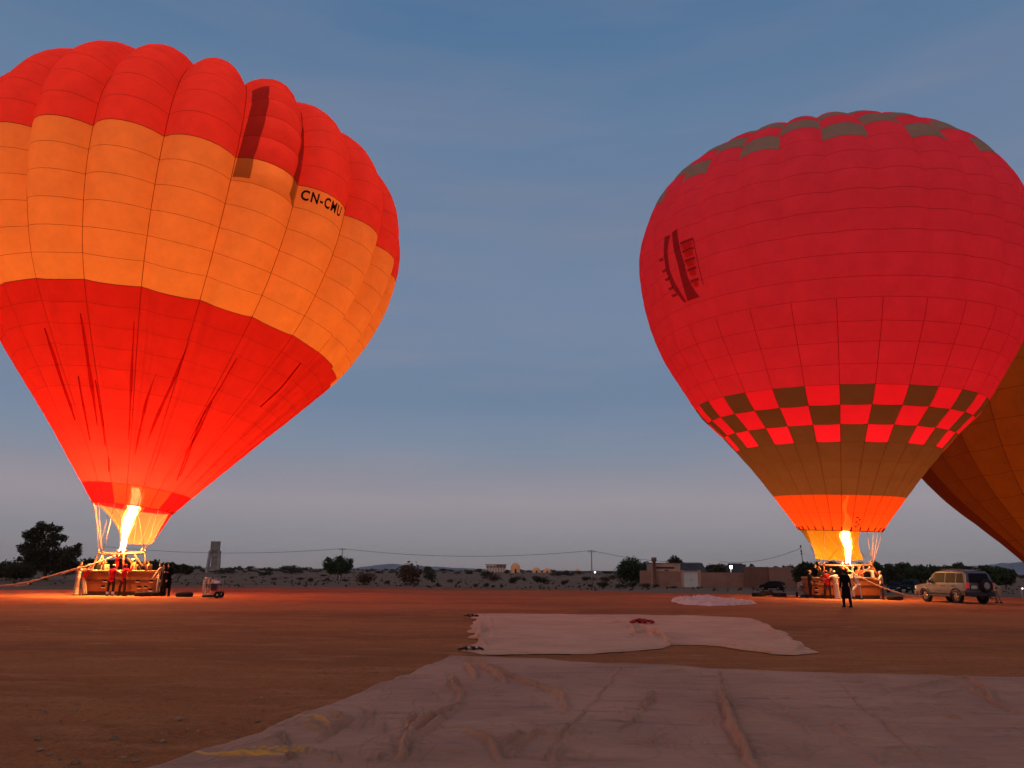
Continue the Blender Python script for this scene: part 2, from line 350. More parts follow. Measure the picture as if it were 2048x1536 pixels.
# ------------------------------------------------------------------ cloths on the ground
def cloth_mat(name, c1, c2, warm=None):
    m = bpy.data.materials.new(name); m.use_nodes = True; n = m.node_tree; b = n.nodes['Principled BSDF']
    b.inputs['Roughness'].default_value = .85; b.inputs['Specular IOR Level'].default_value = .15; b.inputs['Sheen Weight'].default_value = .1
    g = n.nodes.new('ShaderNodeNewGeometry')
    def tex(sc, st, det=6, dist=0):
        mpn = n.nodes.new('ShaderNodeMapping'); mpn.inputs['Scale'].default_value = st; mpn.inputs['Rotation'].default_value = (0, 0, .12); n.links.new(g.outputs['Position'], mpn.inputs[0])
        t = n.nodes.new('ShaderNodeTexNoise'); t.inputs['Scale'].default_value = sc; t.inputs['Detail'].default_value = det; t.inputs['Distortion'].default_value = dist; n.links.new(mpn.outputs[0], t.inputs['Vector']); return t.outputs['Fac']
    def mx_(f, a, b2, lo, hi):
        mr = n.nodes.new('ShaderNodeMapRange'); mr.inputs['From Min'].default_value = lo; mr.inputs['From Max'].default_value = hi; n.links.new(f, mr.inputs['Value'])
        x = n.nodes.new('ShaderNodeMix'); x.data_type = 'RGBA'; n.links.new(mr.outputs[0], x.inputs['Factor'])
        for s, v in (('A', a), ('B', b2)):
            if isinstance(v, tuple): x.inputs[s].default_value = (*v, 1)
            else: n.links.new(v, x.inputs[s])
        return x.outputs['Result']
    c = mx_(tex(.55, (1, 1, 1), 7, .5), c1, c2, .38, .66)
    c = mx_(tex(2.2, (.4, 2.2, 1), 8, .3), c, tuple(v*.72 for v in c2), .55, .8)
    n.links.new(c, b.inputs['Base Color'])
    bp = n.nodes.new('ShaderNodeBump'); bp.inputs['Strength'].default_value = .35; bp.inputs['Distance'].default_value = .02; n.links.new(tex(7, (.35, 2.2, 1), 8, .8), bp.inputs['Height'])
    bp2 = n.nodes.new('ShaderNodeBump'); bp2.inputs['Strength'].default_value = .25; bp2.inputs['Distance'].default_value = .004; n.links.new(tex(90, (1, 1, 1), 3), bp2.inputs['Height']); n.links.new(bp.outputs[0], bp2.inputs['Normal'])
    prev = bp2.outputs[0]
    for sc, st, dd, thr in ((.9, (1, .6, 1), .05, .022), (2.3, (.5, 1.3, 1), .016, .03)):      # crisp creases
        f = tex(sc, st, 3, 1.4); a1 = n.nodes.new('ShaderNodeMath'); a1.operation = 'SUBTRACT'; a1.inputs[1].default_value = .5; n.links.new(f, a1.inputs[0]); a2 = n.nodes.new('ShaderNodeMath'); a2.operation = 'ABSOLUTE'; n.links.new(a1.outputs[0], a2.inputs[0])
        mr = n.nodes.new('ShaderNodeMapRange'); mr.inputs['From Min'].default_value = 0; mr.inputs['From Max'].default_value = thr; mr.inputs['To Min'].default_value = 1; mr.inputs['To Max'].default_value = 0; n.links.new(a2.outputs[0], mr.inputs['Value'])
        b3 = n.nodes.new('ShaderNodeBump'); b3.inputs['Strength'].default_value = .32; b3.inputs['Distance'].default_value = dd; n.links.new(mr.outputs[0], b3.inputs['Height']); n.links.new(prev, b3.inputs['Normal']); prev = b3.outputs[0]
    n.links.new(prev, b.inputs['Normal'])
    return m
def seg_d(X, Y, a, b2):
    ab = b2-a; L = ab@ab+1e-12; t = np.clip(((X-a[0])*ab[0]+(Y-a[1])*ab[1])/L, 0, 1)
    return np.hypot(X-a[0]-t*ab[0], Y-a[1]-t*ab[1]), t
_warp = {}
def ridge(X, Y, pts, h, w, taper=True, sharp=1.0, seed=0):
    """a fold of the cloth along a line on the ground"""
    w = w*.62; h = h*1.08; P = [gpt(*p)[:2] for p in pts]; Z = np.zeros_like(X); n = len(P)-1
    if (id(X), seed) not in _warp: _warp[(id(X), seed)] = (X+.03*fbm(X*2.5, Y*2.5, 2, seed+50), Y+.03*fbm(X*2.5, Y*2.5, 2, seed+60))
    Xw, Yw = _warp[(id(X), seed)]
    for i in range(n):
        lo = np.minimum(P[i], P[i+1])-6*w; hi = np.maximum(P[i], P[i+1])+6*w
        msk = (X > lo[0]) & (X < hi[0]) & (Y > lo[1]) & (Y < hi[1])
        if not msk.any(): continue
        d, t = seg_d(Xw[msk], Yw[msk], P[i], P[i+1]); u = (i+t)/n
        env = np.sin(np.pi*np.clip(u*.92+.04, 0, 1))**.6 if taper else 1.0
        prof = np.exp(-(d/w)**2)-.28*np.exp(-((d-1.7*w)/(.9*w))**2)
        Z[msk] = np.where(np.abs(prof*env*h) > np.abs(Z[msk]), prof*env*h, Z[msk])
    return Z
def coons(bot, top, left, right, nu, nv):
    def samp(c, t):
        c = np.array(c, float); d = np.concatenate([[0], np.cumsum(np.linalg.norm(np.diff(c, axis=0), axis=1))]); d /= d[-1]
        return np.stack([np.interp(t, d, c[:, k]) for k in range(2)], -1)
    u = np.linspace(0, 1, nu); v = np.linspace(0, 1, nv)
    B, T = samp(bot, u), samp(top, u); L, R = samp(left, v), samp(right, v)
    U, Vv = np.meshgrid(u, v)
    P = (1-Vv)[..., None]*B[None]+Vv[..., None]*T[None]+(1-U)[..., None]*L[:, None]+U[..., None]*R[:, None]
    P -= ((1-U)*(1-Vv))[..., None]*B[0]+(U*(1-Vv))[..., None]*B[-1]+((1-U)*Vv)[..., None]*T[0]+(U*Vv)[..., None]*T[-1]
    return P, U, Vv
def grid_faces(nu, nv):
    i = np.arange(nv-1)[:, None]*nu; k = np.arange(nu-1)[None]
    return np.stack([i+k, i+k+1, i+nu+k+1, i+nu+k], -1).reshape(-1, 4)
def gp2(px, py): return gpt(px, py)[:2]
def jag(P, amp, sc, seed):
    # wavy hem: resample an edge and push it about
    P = np.array(P, float); d = np.concatenate([[0], np.cumsum(np.linalg.norm(np.diff(P, axis=0), axis=1))]); t = np.linspace(0, d[-1], max(8, int(d[-1]/.05)))
    Q = np.stack([np.interp(t, d, P[:, k]) for k in range(2)], -1)
    e = np.minimum(1, np.minimum(t, d[-1]-t)/.3)
    Q[:, 0] += e*amp*fbm(t*sc, t*0+seed, 3, seed); Q[:, 1] += e*amp*fbm(t*sc, t*0+seed+5, 3, seed+3)
    return Q
CLA = cloth_mat('faded_ground_cloth', (.60, .245, .115), (.46, .18, .082))
CLB = cloth_mat('pale_ground_cloth', (.80, .345, .165), (.69, .285, .13))
WARM_STREAK = mat('warm_streak_cloth', (.75, .30, .06), .7, .2, var=.2, vscale=3)
# cloth A (nearest)
cA = gp2(900, 1316); lA = gp2(310, 1536); dirA = lA-cA
nearL = cA+dirA*((3.0-cA[1])/dirA[1])
leftc = jag([nearL, lA, gp2(600, 1433), cA], .035, 2.2, 1)
topc = jag([cA, gp2(960, 1318), gp2(1080, 1322), gp2(1200, 1330), gp2(1500, 1344), gp2(1750, 1353), gp2(2048, 1357), (15, gp2(2048, 1357)[1]-.9)], .04, 1.8, 2)
botc = np.array([nearL, (nearL[0]+4, 3.0), (15, 3.0)]); rightc = np.array([(15, 3.0), topc[-1]])
P, U, Vv = coons(botc, topc, leftc, rightc, 900, 420)
X, Y = P[..., 0], P[..., 1]
Z = .014*fbm(X*.8, Y*.8, 3, 30)+.006*fbm(X*1.2+Y*.6, Y*4.0, 3, 31)+.010*np.maximum(0, 1-3.5*np.abs(fbm(X*1.1+Y*.4, Y*2.6, 3, 36)))
folds = [([(900, 1357), (909, 1366), (924, 1410)], .07, .045), ([(924, 1410), (885, 1432), (845, 1454), (819, 1476), (801, 1520), (797, 1531)], .085, .055),
 ([(930, 1412), (880, 1446), (840, 1480), (815, 1531)], .05, .05), ([(823, 1432), (825, 1449), (814, 1467)], .06, .03), ([(933, 1333), (941, 1345), (950, 1366)], .07, .06),
 ([(950, 1331), (986, 1348), (1010, 1370)], .08, .06), ([(960, 1329), (1000, 1343), (1022, 1358), (1073, 1377), (1122, 1394), (1131, 1419), (1124, 1436)], .06, .045),
 ([(904, 1317), (959, 1331), (1012, 1357)], .06, .05), ([(933, 1465), (977, 1489), (1008, 1533)], .055, .04), ([(1248, 1336), (1205, 1392), (1161, 1441), (1126, 1476), (1087, 1529)], -.03, .03),
 ([(656, 1427), (678, 1441), (696, 1445)], .06, .03), ([(700, 1440), (674, 1467), (638, 1493)], .07, .035), ([(581, 1434), (625, 1441), (650, 1452), (662, 1466)], .05, .028),
 ([(540, 1463), (600, 1455), (650, 1470), (660, 1480)], .04, .03), ([(560, 1448), (620, 1450), (668, 1470)], .04, .025),
 ([(353, 1513), (420, 1514), (476, 1515), (564, 1514)], .05, .035), ([(502, 1502), (586, 1511), (640, 1517), (695, 1523)], .05, .03), ([(537, 1463), (564, 1476), (581, 1504)], .04, .025),
 ([(731, 1423), (724, 1445), (717, 1476)], .03, .025), ([(753, 1423), (740, 1465)], .025, .02), ([(775, 1450), (762, 1478)], .03, .02),
 ([(1445, 1372), (1451, 1413), (1462, 1455), (1490, 1502), (1515, 1545)], .10, .055), ([(1438, 1337), (1445, 1375), (1450, 1410)], -.035, .03), ([(1440, 1400), (1452, 1450), (1470, 1490)], -.04, .035),
 ([(1307, 1387), (1295, 1410), (1280, 1430)], .06, .03), ([(1282, 1430), (1258, 1455), (1235, 1472)], .035, .025), ([(1748, 1394), (1816, 1379), (1900, 1362), (1930, 1358)], .035, .035), ([(1860, 1394), (1900, 1388), (1930, 1384)], .03, .025),
 ([(1890, 1366), (1930, 1360), (1977, 1383), (1989, 1409), (2045, 1434)], .05, .05), ([(1930, 1372), (1960, 1392), (1975, 1400)], .04, .04), ([(1544, 1400), (1583, 1434), (1629, 1472)], .02, .045), ([(1672, 1362), (1722, 1417), (1786, 1476), (1858, 1536)], -.02, .03),
 ([(1326, 1351), (1371, 1349)], .05, .035), ([(1892, 1440), (1926, 1445)], .05, .03), ([(560, 1536), (570, 1526), (590, 1522)], .05, .03), ([(665, 1526), (680, 1536)], .05, .03), ([(745, 1536), (765, 1520)], .04, .025),
 ([(1010, 1500), (1030, 1480), (1045, 1472)], .04, .03), ([(1030, 1525), (1035, 1500), (1060, 1480), (1100, 1462)], .045, .035), ([(1110, 1536), (1120, 1490)], .04, .04), ([(1700, 1500), (1760, 1536)], .02, .05), ([(1650, 1440), (1720, 1500)], .02, .05)]
g = random.Random(11)
for k in range(230):                                   # small wrinkles
    x = g.uniform(520, 2040); y = g.uniform(1345, 1530); L = g.uniform(15, 70); a = g.choice([g.uniform(-.3, .5), g.uniform(.8, 2.2)])
    folds.append(([(x, y), (x+L*math.cos(a), y+L*.45*math.sin(a))], g.uniform(.006, .020), g.uniform(.026, .045)))
for q, (pts, h, w) in enumerate(folds): Z += ridge(X, Y, pts, h, w, seed=q % 7)
edge_d = np.minimum(U*13, (1-Vv)*8)
Z = Z*smooth(edge_d/.35)+.018*smooth(edge_d/.06)+.03*np.exp(-((edge_d-.05)/.05)**2)*(.5+.5*fbm(X*1.5, Y*1.5, 2, 44))
Zc = gz(X, Y)+.012+np.maximum(Z, 0.0)
clothA = mesh('ground_cloth', np.stack([X, Y, Zc], -1), grid_faces(900, 420), CLA)
tag(clothA, 'huge faded pinkish ground cloth with long creases, nearest the camera', 'ground cloth')
# warm light catching the fold crests near the left hem, painted into the cloth colour
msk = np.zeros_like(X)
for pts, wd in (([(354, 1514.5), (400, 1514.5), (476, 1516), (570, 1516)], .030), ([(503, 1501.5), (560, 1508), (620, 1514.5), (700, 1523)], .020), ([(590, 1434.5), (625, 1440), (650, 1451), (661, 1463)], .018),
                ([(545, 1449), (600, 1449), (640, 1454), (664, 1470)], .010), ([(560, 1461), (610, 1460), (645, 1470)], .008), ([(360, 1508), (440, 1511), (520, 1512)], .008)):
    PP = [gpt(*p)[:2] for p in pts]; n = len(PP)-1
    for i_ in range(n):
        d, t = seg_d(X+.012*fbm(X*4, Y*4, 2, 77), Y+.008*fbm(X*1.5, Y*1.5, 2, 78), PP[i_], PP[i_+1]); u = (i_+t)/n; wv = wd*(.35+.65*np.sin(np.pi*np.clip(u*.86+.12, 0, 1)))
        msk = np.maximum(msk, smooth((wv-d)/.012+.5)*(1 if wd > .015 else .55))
at_ = clothA.data.attributes.new('warm_streaks', 'FLOAT', 'POINT'); at_.data.foreach_set('value', msk.reshape(-1).astype(np.float32))
_n = CLA.node_tree; _b = _n.nodes['Principled BSDF']; _l = _b.inputs['Base Color'].links[0].from_socket; _a = _n.nodes.new('ShaderNodeAttribute'); _a.attribute_name = 'warm_streaks'; _x = _n.nodes.new('ShaderNodeMix'); _x.data_type = 'RGBA'
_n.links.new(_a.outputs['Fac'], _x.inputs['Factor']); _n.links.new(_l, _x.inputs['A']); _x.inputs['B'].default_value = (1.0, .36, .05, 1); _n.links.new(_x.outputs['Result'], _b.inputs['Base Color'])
# cloth B (middle)
topB = jag([gp2(946, 1230), gp2(1100, 1230), gp2(1240, 1232), gp2(1450, 1235), gp2(1500, 1238)], .05, 1.2, 5)
rightB = jag([gp2(1640, 1305), gp2(1600, 1286), gp2(1565, 1264), gp2(1528, 1246), gp2(1500, 1238)], .10, 1.6, 6)
botB = jag([gp2(922, 1305), gp2(960, 1311), gp2(1180, 1308), gp2(1320, 1298), gp2(1348, 1290), gp2(1400, 1290), gp2(1500, 1300), gp2(1550, 1308), gp2(1600, 1311), gp2(1640, 1305)], .07, 1.3, 7)
leftB = jag([gp2(922, 1305), gp2(950, 1287), gp2(944, 1266), gp2(952, 1245), gp2(946, 1230)], .13, 1.6, 8)
P, U, Vv = coons(botB, topB, leftB, rightB, 420, 300)
X, Y = P[..., 0], P[..., 1]
Z = .02*fbm(X*.6, Y*.6, 3, 33)+.008*fbm(X*1.2, Y*2.5, 3, 34)
for q, (pts, h, w) in enumerate([([(1282, 1252), (1300, 1262), (1325, 1275), (1345, 1288)], .10, .09), ([(1262, 1252), (1268, 1265)], .08, .07), ([(1255, 1280), (1275, 1270), (1290, 1262)], .06, .08), ([(1310, 1280), (1295, 1268)], .06, .07), ([(1330, 1284), (1345, 1292)], .12, .08),
     ([(1345, 1290), (1358, 1284), (1362, 1276)], .08, .09), ([(1180, 1245), (1230, 1240), (1275, 1250)], .035, .12), ([(1190, 1254), (1240, 1248), (1270, 1252)], .03, .1), ([(955, 1240), (962, 1260), (955, 1280), (975, 1300)], .10, .10), ([(1400, 1265), (1480, 1290), (1590, 1305)], .03, .14),
     ([(1585, 1308), (1600, 1298), (1612, 1300)], .10, .06), ([(1360, 1285), (1450, 1292), (1550, 1303)], .05, .12), ([(1500, 1240), (1535, 1262), (1600, 1290)], .05, .12), ([(1020, 1290), (1100, 1296), (1200, 1290)], .02, .1), ([(975, 1232), (985, 1260), (990, 1290)], .03, .1)]):
    Z += ridge(X, Y, pts, h, w, seed=q % 7)
edge_d = np.minimum(np.minimum(U, 1-U)*12, np.minimum(Vv, 1-Vv)*9)
Z = np.maximum(Z, 0)*smooth(edge_d/.5)+.03*smooth(edge_d/.1)+.02*np.exp(-((edge_d-.12)/.1)**2)*(.5+.6*fbm(X*1.1, Y*1.1, 2, 45))
clothB = mesh('ground_cloth', np.stack([X, Y, gz(X, Y)+.012+np.maximum(Z, 0)], -1), grid_faces(420, 300), CLB)
tag(clothB, 'pale beige ground cloth with a ragged right corner, a red bundle lying on it', 'ground cloth')
# small crumpled cloth C
c0 = gp2(1425, 1203)
topC = jag([gp2(1345, 1201), gp2(1380, 1200), gp2(1425, 1201), gp2(1460, 1203), gp2(1513, 1206)], .12, 2, 9); botC = jag([gp2(1343, 1203), gp2(1370, 1210), gp2(1420, 1212), (gp2(1470, 1211)), gp2(1513, 1208)], .15, 2, 10)
P, U, Vv = coons(botC, topC, np.array([botC[0], topC[0]]), np.array([botC[-1], topC[-1]]), 170, 80)
X, Y = P[..., 0], P[..., 1]; e = np.minimum(np.minimum(U, 1-U)*4, np.minimum(Vv, 1-Vv)*4)
Z = smooth(e/.5)*(.02+.13*np.abs(fbm(X*1.1, Y*1.6, 4, 71))+.13*np.exp(-((U-.47)/.08)**2))+.12*np.abs(fbm(X*2.6, Y*2.6, 4, 72))*smooth(e/.25)
o = mesh('ground_cloth', np.stack([X, Y, gz(X, Y)+.01+Z], -1), grid_faces(170, 80), cloth_mat('crumpled_white_cloth', (.80, .52, .40), (.68, .42, .32)))
tag(o, 'small crumpled pale cloth heaped on bare soil, farthest of the cloths', 'ground cloth')
# red bundle and dark straps on the cloths
p = gpt(1282, 1249)
RED_TAPE = mat('red_webbing', (.5, .02, .015), .7, .2, var=.3, vscale=20)
b = MB(); g = random.Random(5)
for k in range(9):
    a = g.uniform(0, 6.28); pts = []
    for j in range(12):
        t = j/11*2-1; pts.append((p[0]+t*.38*math.cos(a*.3)+.06*math.sin(j*1.3+a), p[1]+.22*math.sin(a+t*2.2), gzs(p[0], p[1])+.07+.08*max(0, 1-t*t)*g.uniform(.5, 1)))
    b.tube(pts, .035, 5)
o = b.build('webbing_bundle', RED_TAPE, smooth_=True); tag(o, 'tangled red webbing bundle lying on the pale middle cloth', 'webbing')
STRAP = mat('dark_strap', (.03, .022, .02), .7, .3)
for (q, lab) in (((950, 1306), 'dark strap loop at the near left corner of the pale middle cloth'), ((947, 1236), 'dark strap end at the far left corner of the pale middle cloth')):
    p = gpt(*q); b = MB()
    for s2 in (0, 1, 2):
        b.tube([(p[0]-.25+.16*s2+.1*math.sin(j), p[1]+.12*math.cos(j*1.4+s2), gzs(p[0], p[1])+.07+.03*math.sin(j+s2)) for j in range(6)], .02, 5)
    o = b.build('strap', STRAP, smooth_=True); tag(o, lab, 'strap')
# ------------------------------------------------------------------ hot air balloons
def axes(lx, ly):
    a = np.array([lx, ly, 1.]); a /= np.linalg.norm(a); e1 = np.array([1., 0, 0]); e1 -= a*(a@e1); e1 /= np.linalg.norm(e1)
    return a, e1, np.cross(a, e1)
class Env:
    """balloon skin: profile (r, z) along a leaning, slightly bent axis; phi = -pi/2 faces the camera"""
    def __init__(s, base, lean, bend, prof, gores, phi0, bulge):
        s.base = np.array(base); s.a, s.e1, s.e2 = axes(*lean); s.bend = bend; s.n = gores; s.phi0 = phi0; s.bulge = bulge
        p = np.array(prof, float); k = len(p); m = 600; t = np.linspace(0, k-1, m); i = np.clip(t.astype(int), 0, k-2); f = (t-i)[:, None]
        q = np.concatenate([[2*p[0]-p[1]], p, [[-p[-2][0], p[-2][1]]]])
        p0, p1, p2, p3 = q[i], q[i+1], q[i+2], q[i+3]
        c = .5*(2*p1+(p2-p0)*f+(2*p0-5*p1+4*p2-p3)*f*f+(3*p1-p0-3*p2+p3)*f**3)
        s.r = np.maximum(c[:, 0], 0); s.z = c[:, 1]; s.l = np.concatenate([[0], np.cumsum(np.hypot(np.diff(s.r), np.diff(s.z)))]); s.L = s.l[-1]
    def l_of_z(s, z): i = int(np.argmax(s.z > z)); return float(s.l[i])
    def P(s, l, phi, off=0.0, flat=False):
        l = np.asarray(l, float); phi = np.asarray(phi, float)
        r = np.interp(l, s.l, s.r); z = np.interp(l, s.l, s.z); dr = np.interp(l+.05, s.l, s.r)-np.interp(l-.05, s.l, s.r); dz = np.interp(l+.05, s.l, s.z)-np.interp(l-.05, s.l, s.z)
        m = np.hypot(dr, dz)+1e-9; nr_, nz_ = dz/m, -dr/m
        t = ((phi-s.phi0)*s.n/(2*math.pi)) % 1.0; t = 2*t-1
        b = s.bulge(l, phi)*(1-np.abs(t)**2.2) if not flat else 0
        w = 2*math.pi*r/s.n
        d = b*w-s.bulge(l, phi)*w*.62*(0 if flat else 1)+off
        r2 = r+nr_*d; z2 = z+nz_*d
        o = (z2/30)**2*30
        return s.base+r2[..., None]*(np.cos(phi)[..., None]*s.e1+np.sin(phi)[..., None]*s.e2)+z2[..., None]*s.a+o[..., None]*(s.bend[0]*s.e1+s.bend[1]*s.e2)
    def ax(s, z): o = (z/30)**2*30; return s.base+z*s.a+o*(s.bend[0]*s.e1+s.bend[1]*s.e2)
def sector_mesh(name, env, l0, l1, f0, f1, nu, nv, m, parent, off=0., puff=0.06, fold=None, cache=None):
    u = np.linspace(f0, f1, nu+1); v = np.linspace(l0, l1, nv+1); Uu, Vv = np.meshgrid(u, v)
    tv = np.linspace(-1, 1, nv+1)[:, None]; tu = np.linspace(-1, 1, nu+1)[None]
    o2 = off+puff*(1-tv**2)*(1-np.abs(tu)**3)
    if fold is not None: o2 = o2+fold(Vv, Uu)
    return mesh(name, env.P(Vv, Uu, o2), grid_faces(nu+1, nv+1), m, parent)
def build_envelope(env, root, rows, colour, line_m, nseg=lambda l: (8, 3), fold=None, maxparts=300, tape_to=1e9, ring_w=None, tape_w=.035, puffs=lambda g_, j: .02):
    """every panel of the skin is a part; only those past the limit are joined"""
    cells = []
    dphi = 2*math.pi/env.n
    for g_ in range(env.n):
        for j in range(len(rows)-1):
            f0 = env.phi0+g_*dphi; lm = (rows[j]+rows[j+1])/2
            q = env.P(np.array([rows[j], rows[j], rows[j+1], rows[j+1]]), np.array([f0, f0+dphi, f0+dphi, f0]), flat=True)
            c = q.mean(0); nrm = np.cross(q[1]-q[0], q[3]-q[0]); vis = (c-CAMP)@nrm < 0 if True else 0
            s2 = proj(q); ar = .5*abs(sum(s2[i][0]*s2[(i+1) % 4][1]-s2[(i+1) % 4][0]*s2[i][1] for i in range(4)))
            cx, cy_ = s2.mean(0); inf = -60 < cx < 2110 and cy_ > -40
            cells.append((ar if (vis and inf) else -1, g_, j))
    cells.sort(key=lambda t: -t[0]); parts = set((c[1], c[2]) for c in cells[:maxparts] if c[0] > 0)
    rest_v, rest_f, rest_m, n0 = [], [], [], 0; mats = []
    for a_, g_, j in cells:
        f0 = env.phi0+g_*dphi; m = colour(g_, j); nu, nv = nseg(rows[j]); 
        if (g_, j) in parts:
            sector_mesh('panel', env, rows[j], rows[j+1], f0, f0+dphi, nu, nv, m, root, fold=fold, puff=puffs(g_, j))
        else:
            u = np.linspace(f0, f0+dphi, nu+1); v = np.linspace(rows[j], rows[j+1], nv+1); Uu, Vv = np.meshgrid(u, v)
            o2 = .02*(1-np.linspace(-1, 1, nv+1)[:, None]**2)*(1-np.abs(np.linspace(-1, 1, nu+1)[None])**3)
            if fold is not None: o2 = o2+fold(Vv, Uu)
            p = env.P(Vv, Uu, o2).reshape(-1, 3)
            if m not in mats: mats.append(m)
            f = grid_faces(nu+1, nv+1); rest_v.append(p); rest_f += (f+n0).tolist(); rest_m += [mats.index(m)]*len(f); n0 += len(p)
    o = mesh('panel', np.concatenate(rest_v), rest_f, None, root, mats=mats, fm=rest_m); o['kind'] = 'stuff'
    # load tapes up the seams, sewn seams around
    lt = np.arange(0, min(env.L*.97, tape_to), .45)
    for g_ in range(env.n):
        f = env.phi0+g_*dphi; r = np.maximum(np.interp(lt, env.l, env.r), .4); hw = tape_w/2/r
        pts = np.stack([env.P(lt, f+s2*hw, .022) for s2 in (-1, 1)])
        mesh('load_tape', pts.reshape(-1, 3), grid_faces(len(lt), 2), line_m, root)
    for j, l in enumerate(rows[1:-1]):
        k = 22 if l < 13 else 8
        t = np.concatenate([np.linspace(env.phi0+g_*dphi, env.phi0+(g_+1)*dphi, k, endpoint=False) for g_ in range(env.n)]+[[env.phi0+2*math.pi]])
        w = (ring_w(j+1) if ring_w else .03)/2
        o2 = .014+(fold(np.full_like(t, l), t) if fold is not None else 0)
        pts = np.stack([env.P(np.full_like(t, l+s2*w), t, o2) for s2 in (-1, 1)])
        mesh('seam', pts.reshape(-1, 3), grid_faces(len(t), 2), line_m, root)

def flame_mat(name, col, s):
    m = bpy.data.materials.new(name); m.use_nodes = True; n = m.node_tree; n.nodes.clear()
    o = n.nodes.new('ShaderNodeOutputMaterial'); e = n.nodes.new('ShaderNodeEmission'); t = n.nodes.new('ShaderNodeBsdfTransparent'); a = n.nodes.new('ShaderNodeAddShader')
    g = n.nodes.new('ShaderNodeTexCoord'); mpn = n.nodes.new('ShaderNodeMapping'); mpn.inputs['Scale'].default_value = (1, 1, .35); n.links.new(g.outputs['Object'], mpn.inputs[0])
    ns_ = n.nodes.new('ShaderNodeTexNoise'); ns_.inputs['Scale'].default_value = 3.; ns_.inputs['Detail'].default_value = 4; ns_.inputs['Distortion'].default_value = 1.2; n.links.new(mpn.outputs[0], ns_.inputs['Vector'])
    mr = n.nodes.new('ShaderNodeMapRange'); mr.inputs['From Min'].default_value = .35; mr.inputs['From Max'].default_value = .6; mr.inputs['To Min'].default_value = .35*s; mr.inputs['To Max'].default_value = s; n.links.new(ns_.outputs['Fac'], mr.inputs['Value'])
    n.links.new(mr.outputs[0], e.inputs['Strength'])
    e.inputs['Color'].default_value = (*col, 1); n.links.new(e.outputs[0], a.inputs[0]); n.links.new(t.outputs[0], a.inputs[1]); n.links.new(a.outputs[0], o.inputs[0]); m.cycles.emission_sampling = 'AUTO'
    return m
FL_CORE = flame_mat('flame_core', (1, .62, .28), 5.5); FL_MID = flame_mat('flame_mid', (1, .42, .08), 1.6); FL_OUT = flame_mat('flame_fringe', (1, .25, .03), .22); FL_BLUE = flame_mat('flame_blue', (.25, .5, 1), 1.2)
def flame(root, p0, p1, rad, seed, prof, wob=1.):
    """tongue of fire from the burner mouth p0 to p1; nested shells of glowing gas"""
    p0 = np.array(p0); p1 = np.array(p1); ax = p1-p0; L = np.linalg.norm(ax); ax = ax/L; u = np.array([1., 0, 0]); u -= ax*(u@ax); u /= np.linalg.norm(u); w = np.cross(ax, u)
    par = None
    for name, m, k, hh in (('flame', FL_CORE, .62, .93), ('flame_sheath', FL_MID, .88, 1.0), ('flame_fringe', FL_OUT, 1.3, 1.06)):
        nv, nu = 46, 16; V = []
        for i in range(nv+1):
            t = i/nv; r = rad*k*np.interp(t, prof[0], prof[1])
            cx = wob*.16*rad*math.sin(t*9+seed)*t*3.0; cy2 = .3*rad*math.sin(t*7+seed*2)*t
            for q in range(nu):
                th = 2*math.pi*q/nu
                rn = r*(1+wob*.45*noise.noise(Vector((math.cos(th)*1.1+seed, math.sin(th)*1.1, t*L*1.6)))*min(1, 3*t)*1.6+.18*noise.noise(Vector((math.cos(th)*2+seed, math.sin(th)*2, t*L*4.5)))*min(1, 3*t))
                V.append(p0+ax*t*L*hh+u*(cx+rn*math.cos(th))+w*(cy2+rn*math.sin(th)))
        F = [[i*nu+q, i*nu+(q+1) % nu, (i+1)*nu+(q+1) % nu, (i+1)*nu+q] for i in range(nv) for q in range(nu)]
        o = mesh(name, V, F, m, par or root)
        if par is None: par = o
    nv, nu = 8, 12; V = []
    for i in range(nv+1):
        t = i/nv
        for q in range(nu): th = 2*math.pi*q/nu; V.append(p0-ax*.1+ax*t*.7+(u*math.cos(th)+w*math.sin(th))*(.13+.1*t)*(1-.3*t))
    mesh('blue_flame_root', V, [[i*nu+q, i*nu+(q+1) % nu, (i+1)*nu+(q+1) % nu, (i+1)*nu+q] for i in range(nv) for q in range(nu)], FL_BLUE, par)
def lamp(name, loc, energy, radius, col):
    d = bpy.data.lights.new(name, 'POINT'); d.energy = energy; d.shadow_soft_size = radius; d.color = col
    o = bpy.data.objects.new(name, d); COL.objects.link(o); o.location = tuple(loc); return o

LINE_R = mat('load_tape_red', (.22, .02, .012), .8, .1)
F_RED = fabric('red_balloon_cloth', (.50, .045, .035), (.60, .021, .014))
F_REDT = fabric('sky_paled_red_cloth', (.66, .12, .085), (.80, .045, .02))  # paler copy of the red: hazy sky light on the crown put into its colour
F_ORG = fabric('orange_balloon_cloth', (.64, .27, .12), (.86, .34, .07))
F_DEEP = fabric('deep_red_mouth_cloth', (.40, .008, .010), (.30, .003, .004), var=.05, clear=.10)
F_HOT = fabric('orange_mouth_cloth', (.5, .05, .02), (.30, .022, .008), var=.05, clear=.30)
F_SCOOP = fabric('pale_scoop_cloth', (.17, .075, .04), (.12, .06, .025), .3, var=.08)
F_SCOOPY = fabric('yellow_scoop_cloth', (.26, .13, .010), (.22, .11, .008), .3, var=.08)
ROPE = mat('pale_rope', (.42, .24, .15), .8, .2, var=.3, vscale=30)
WICK = None
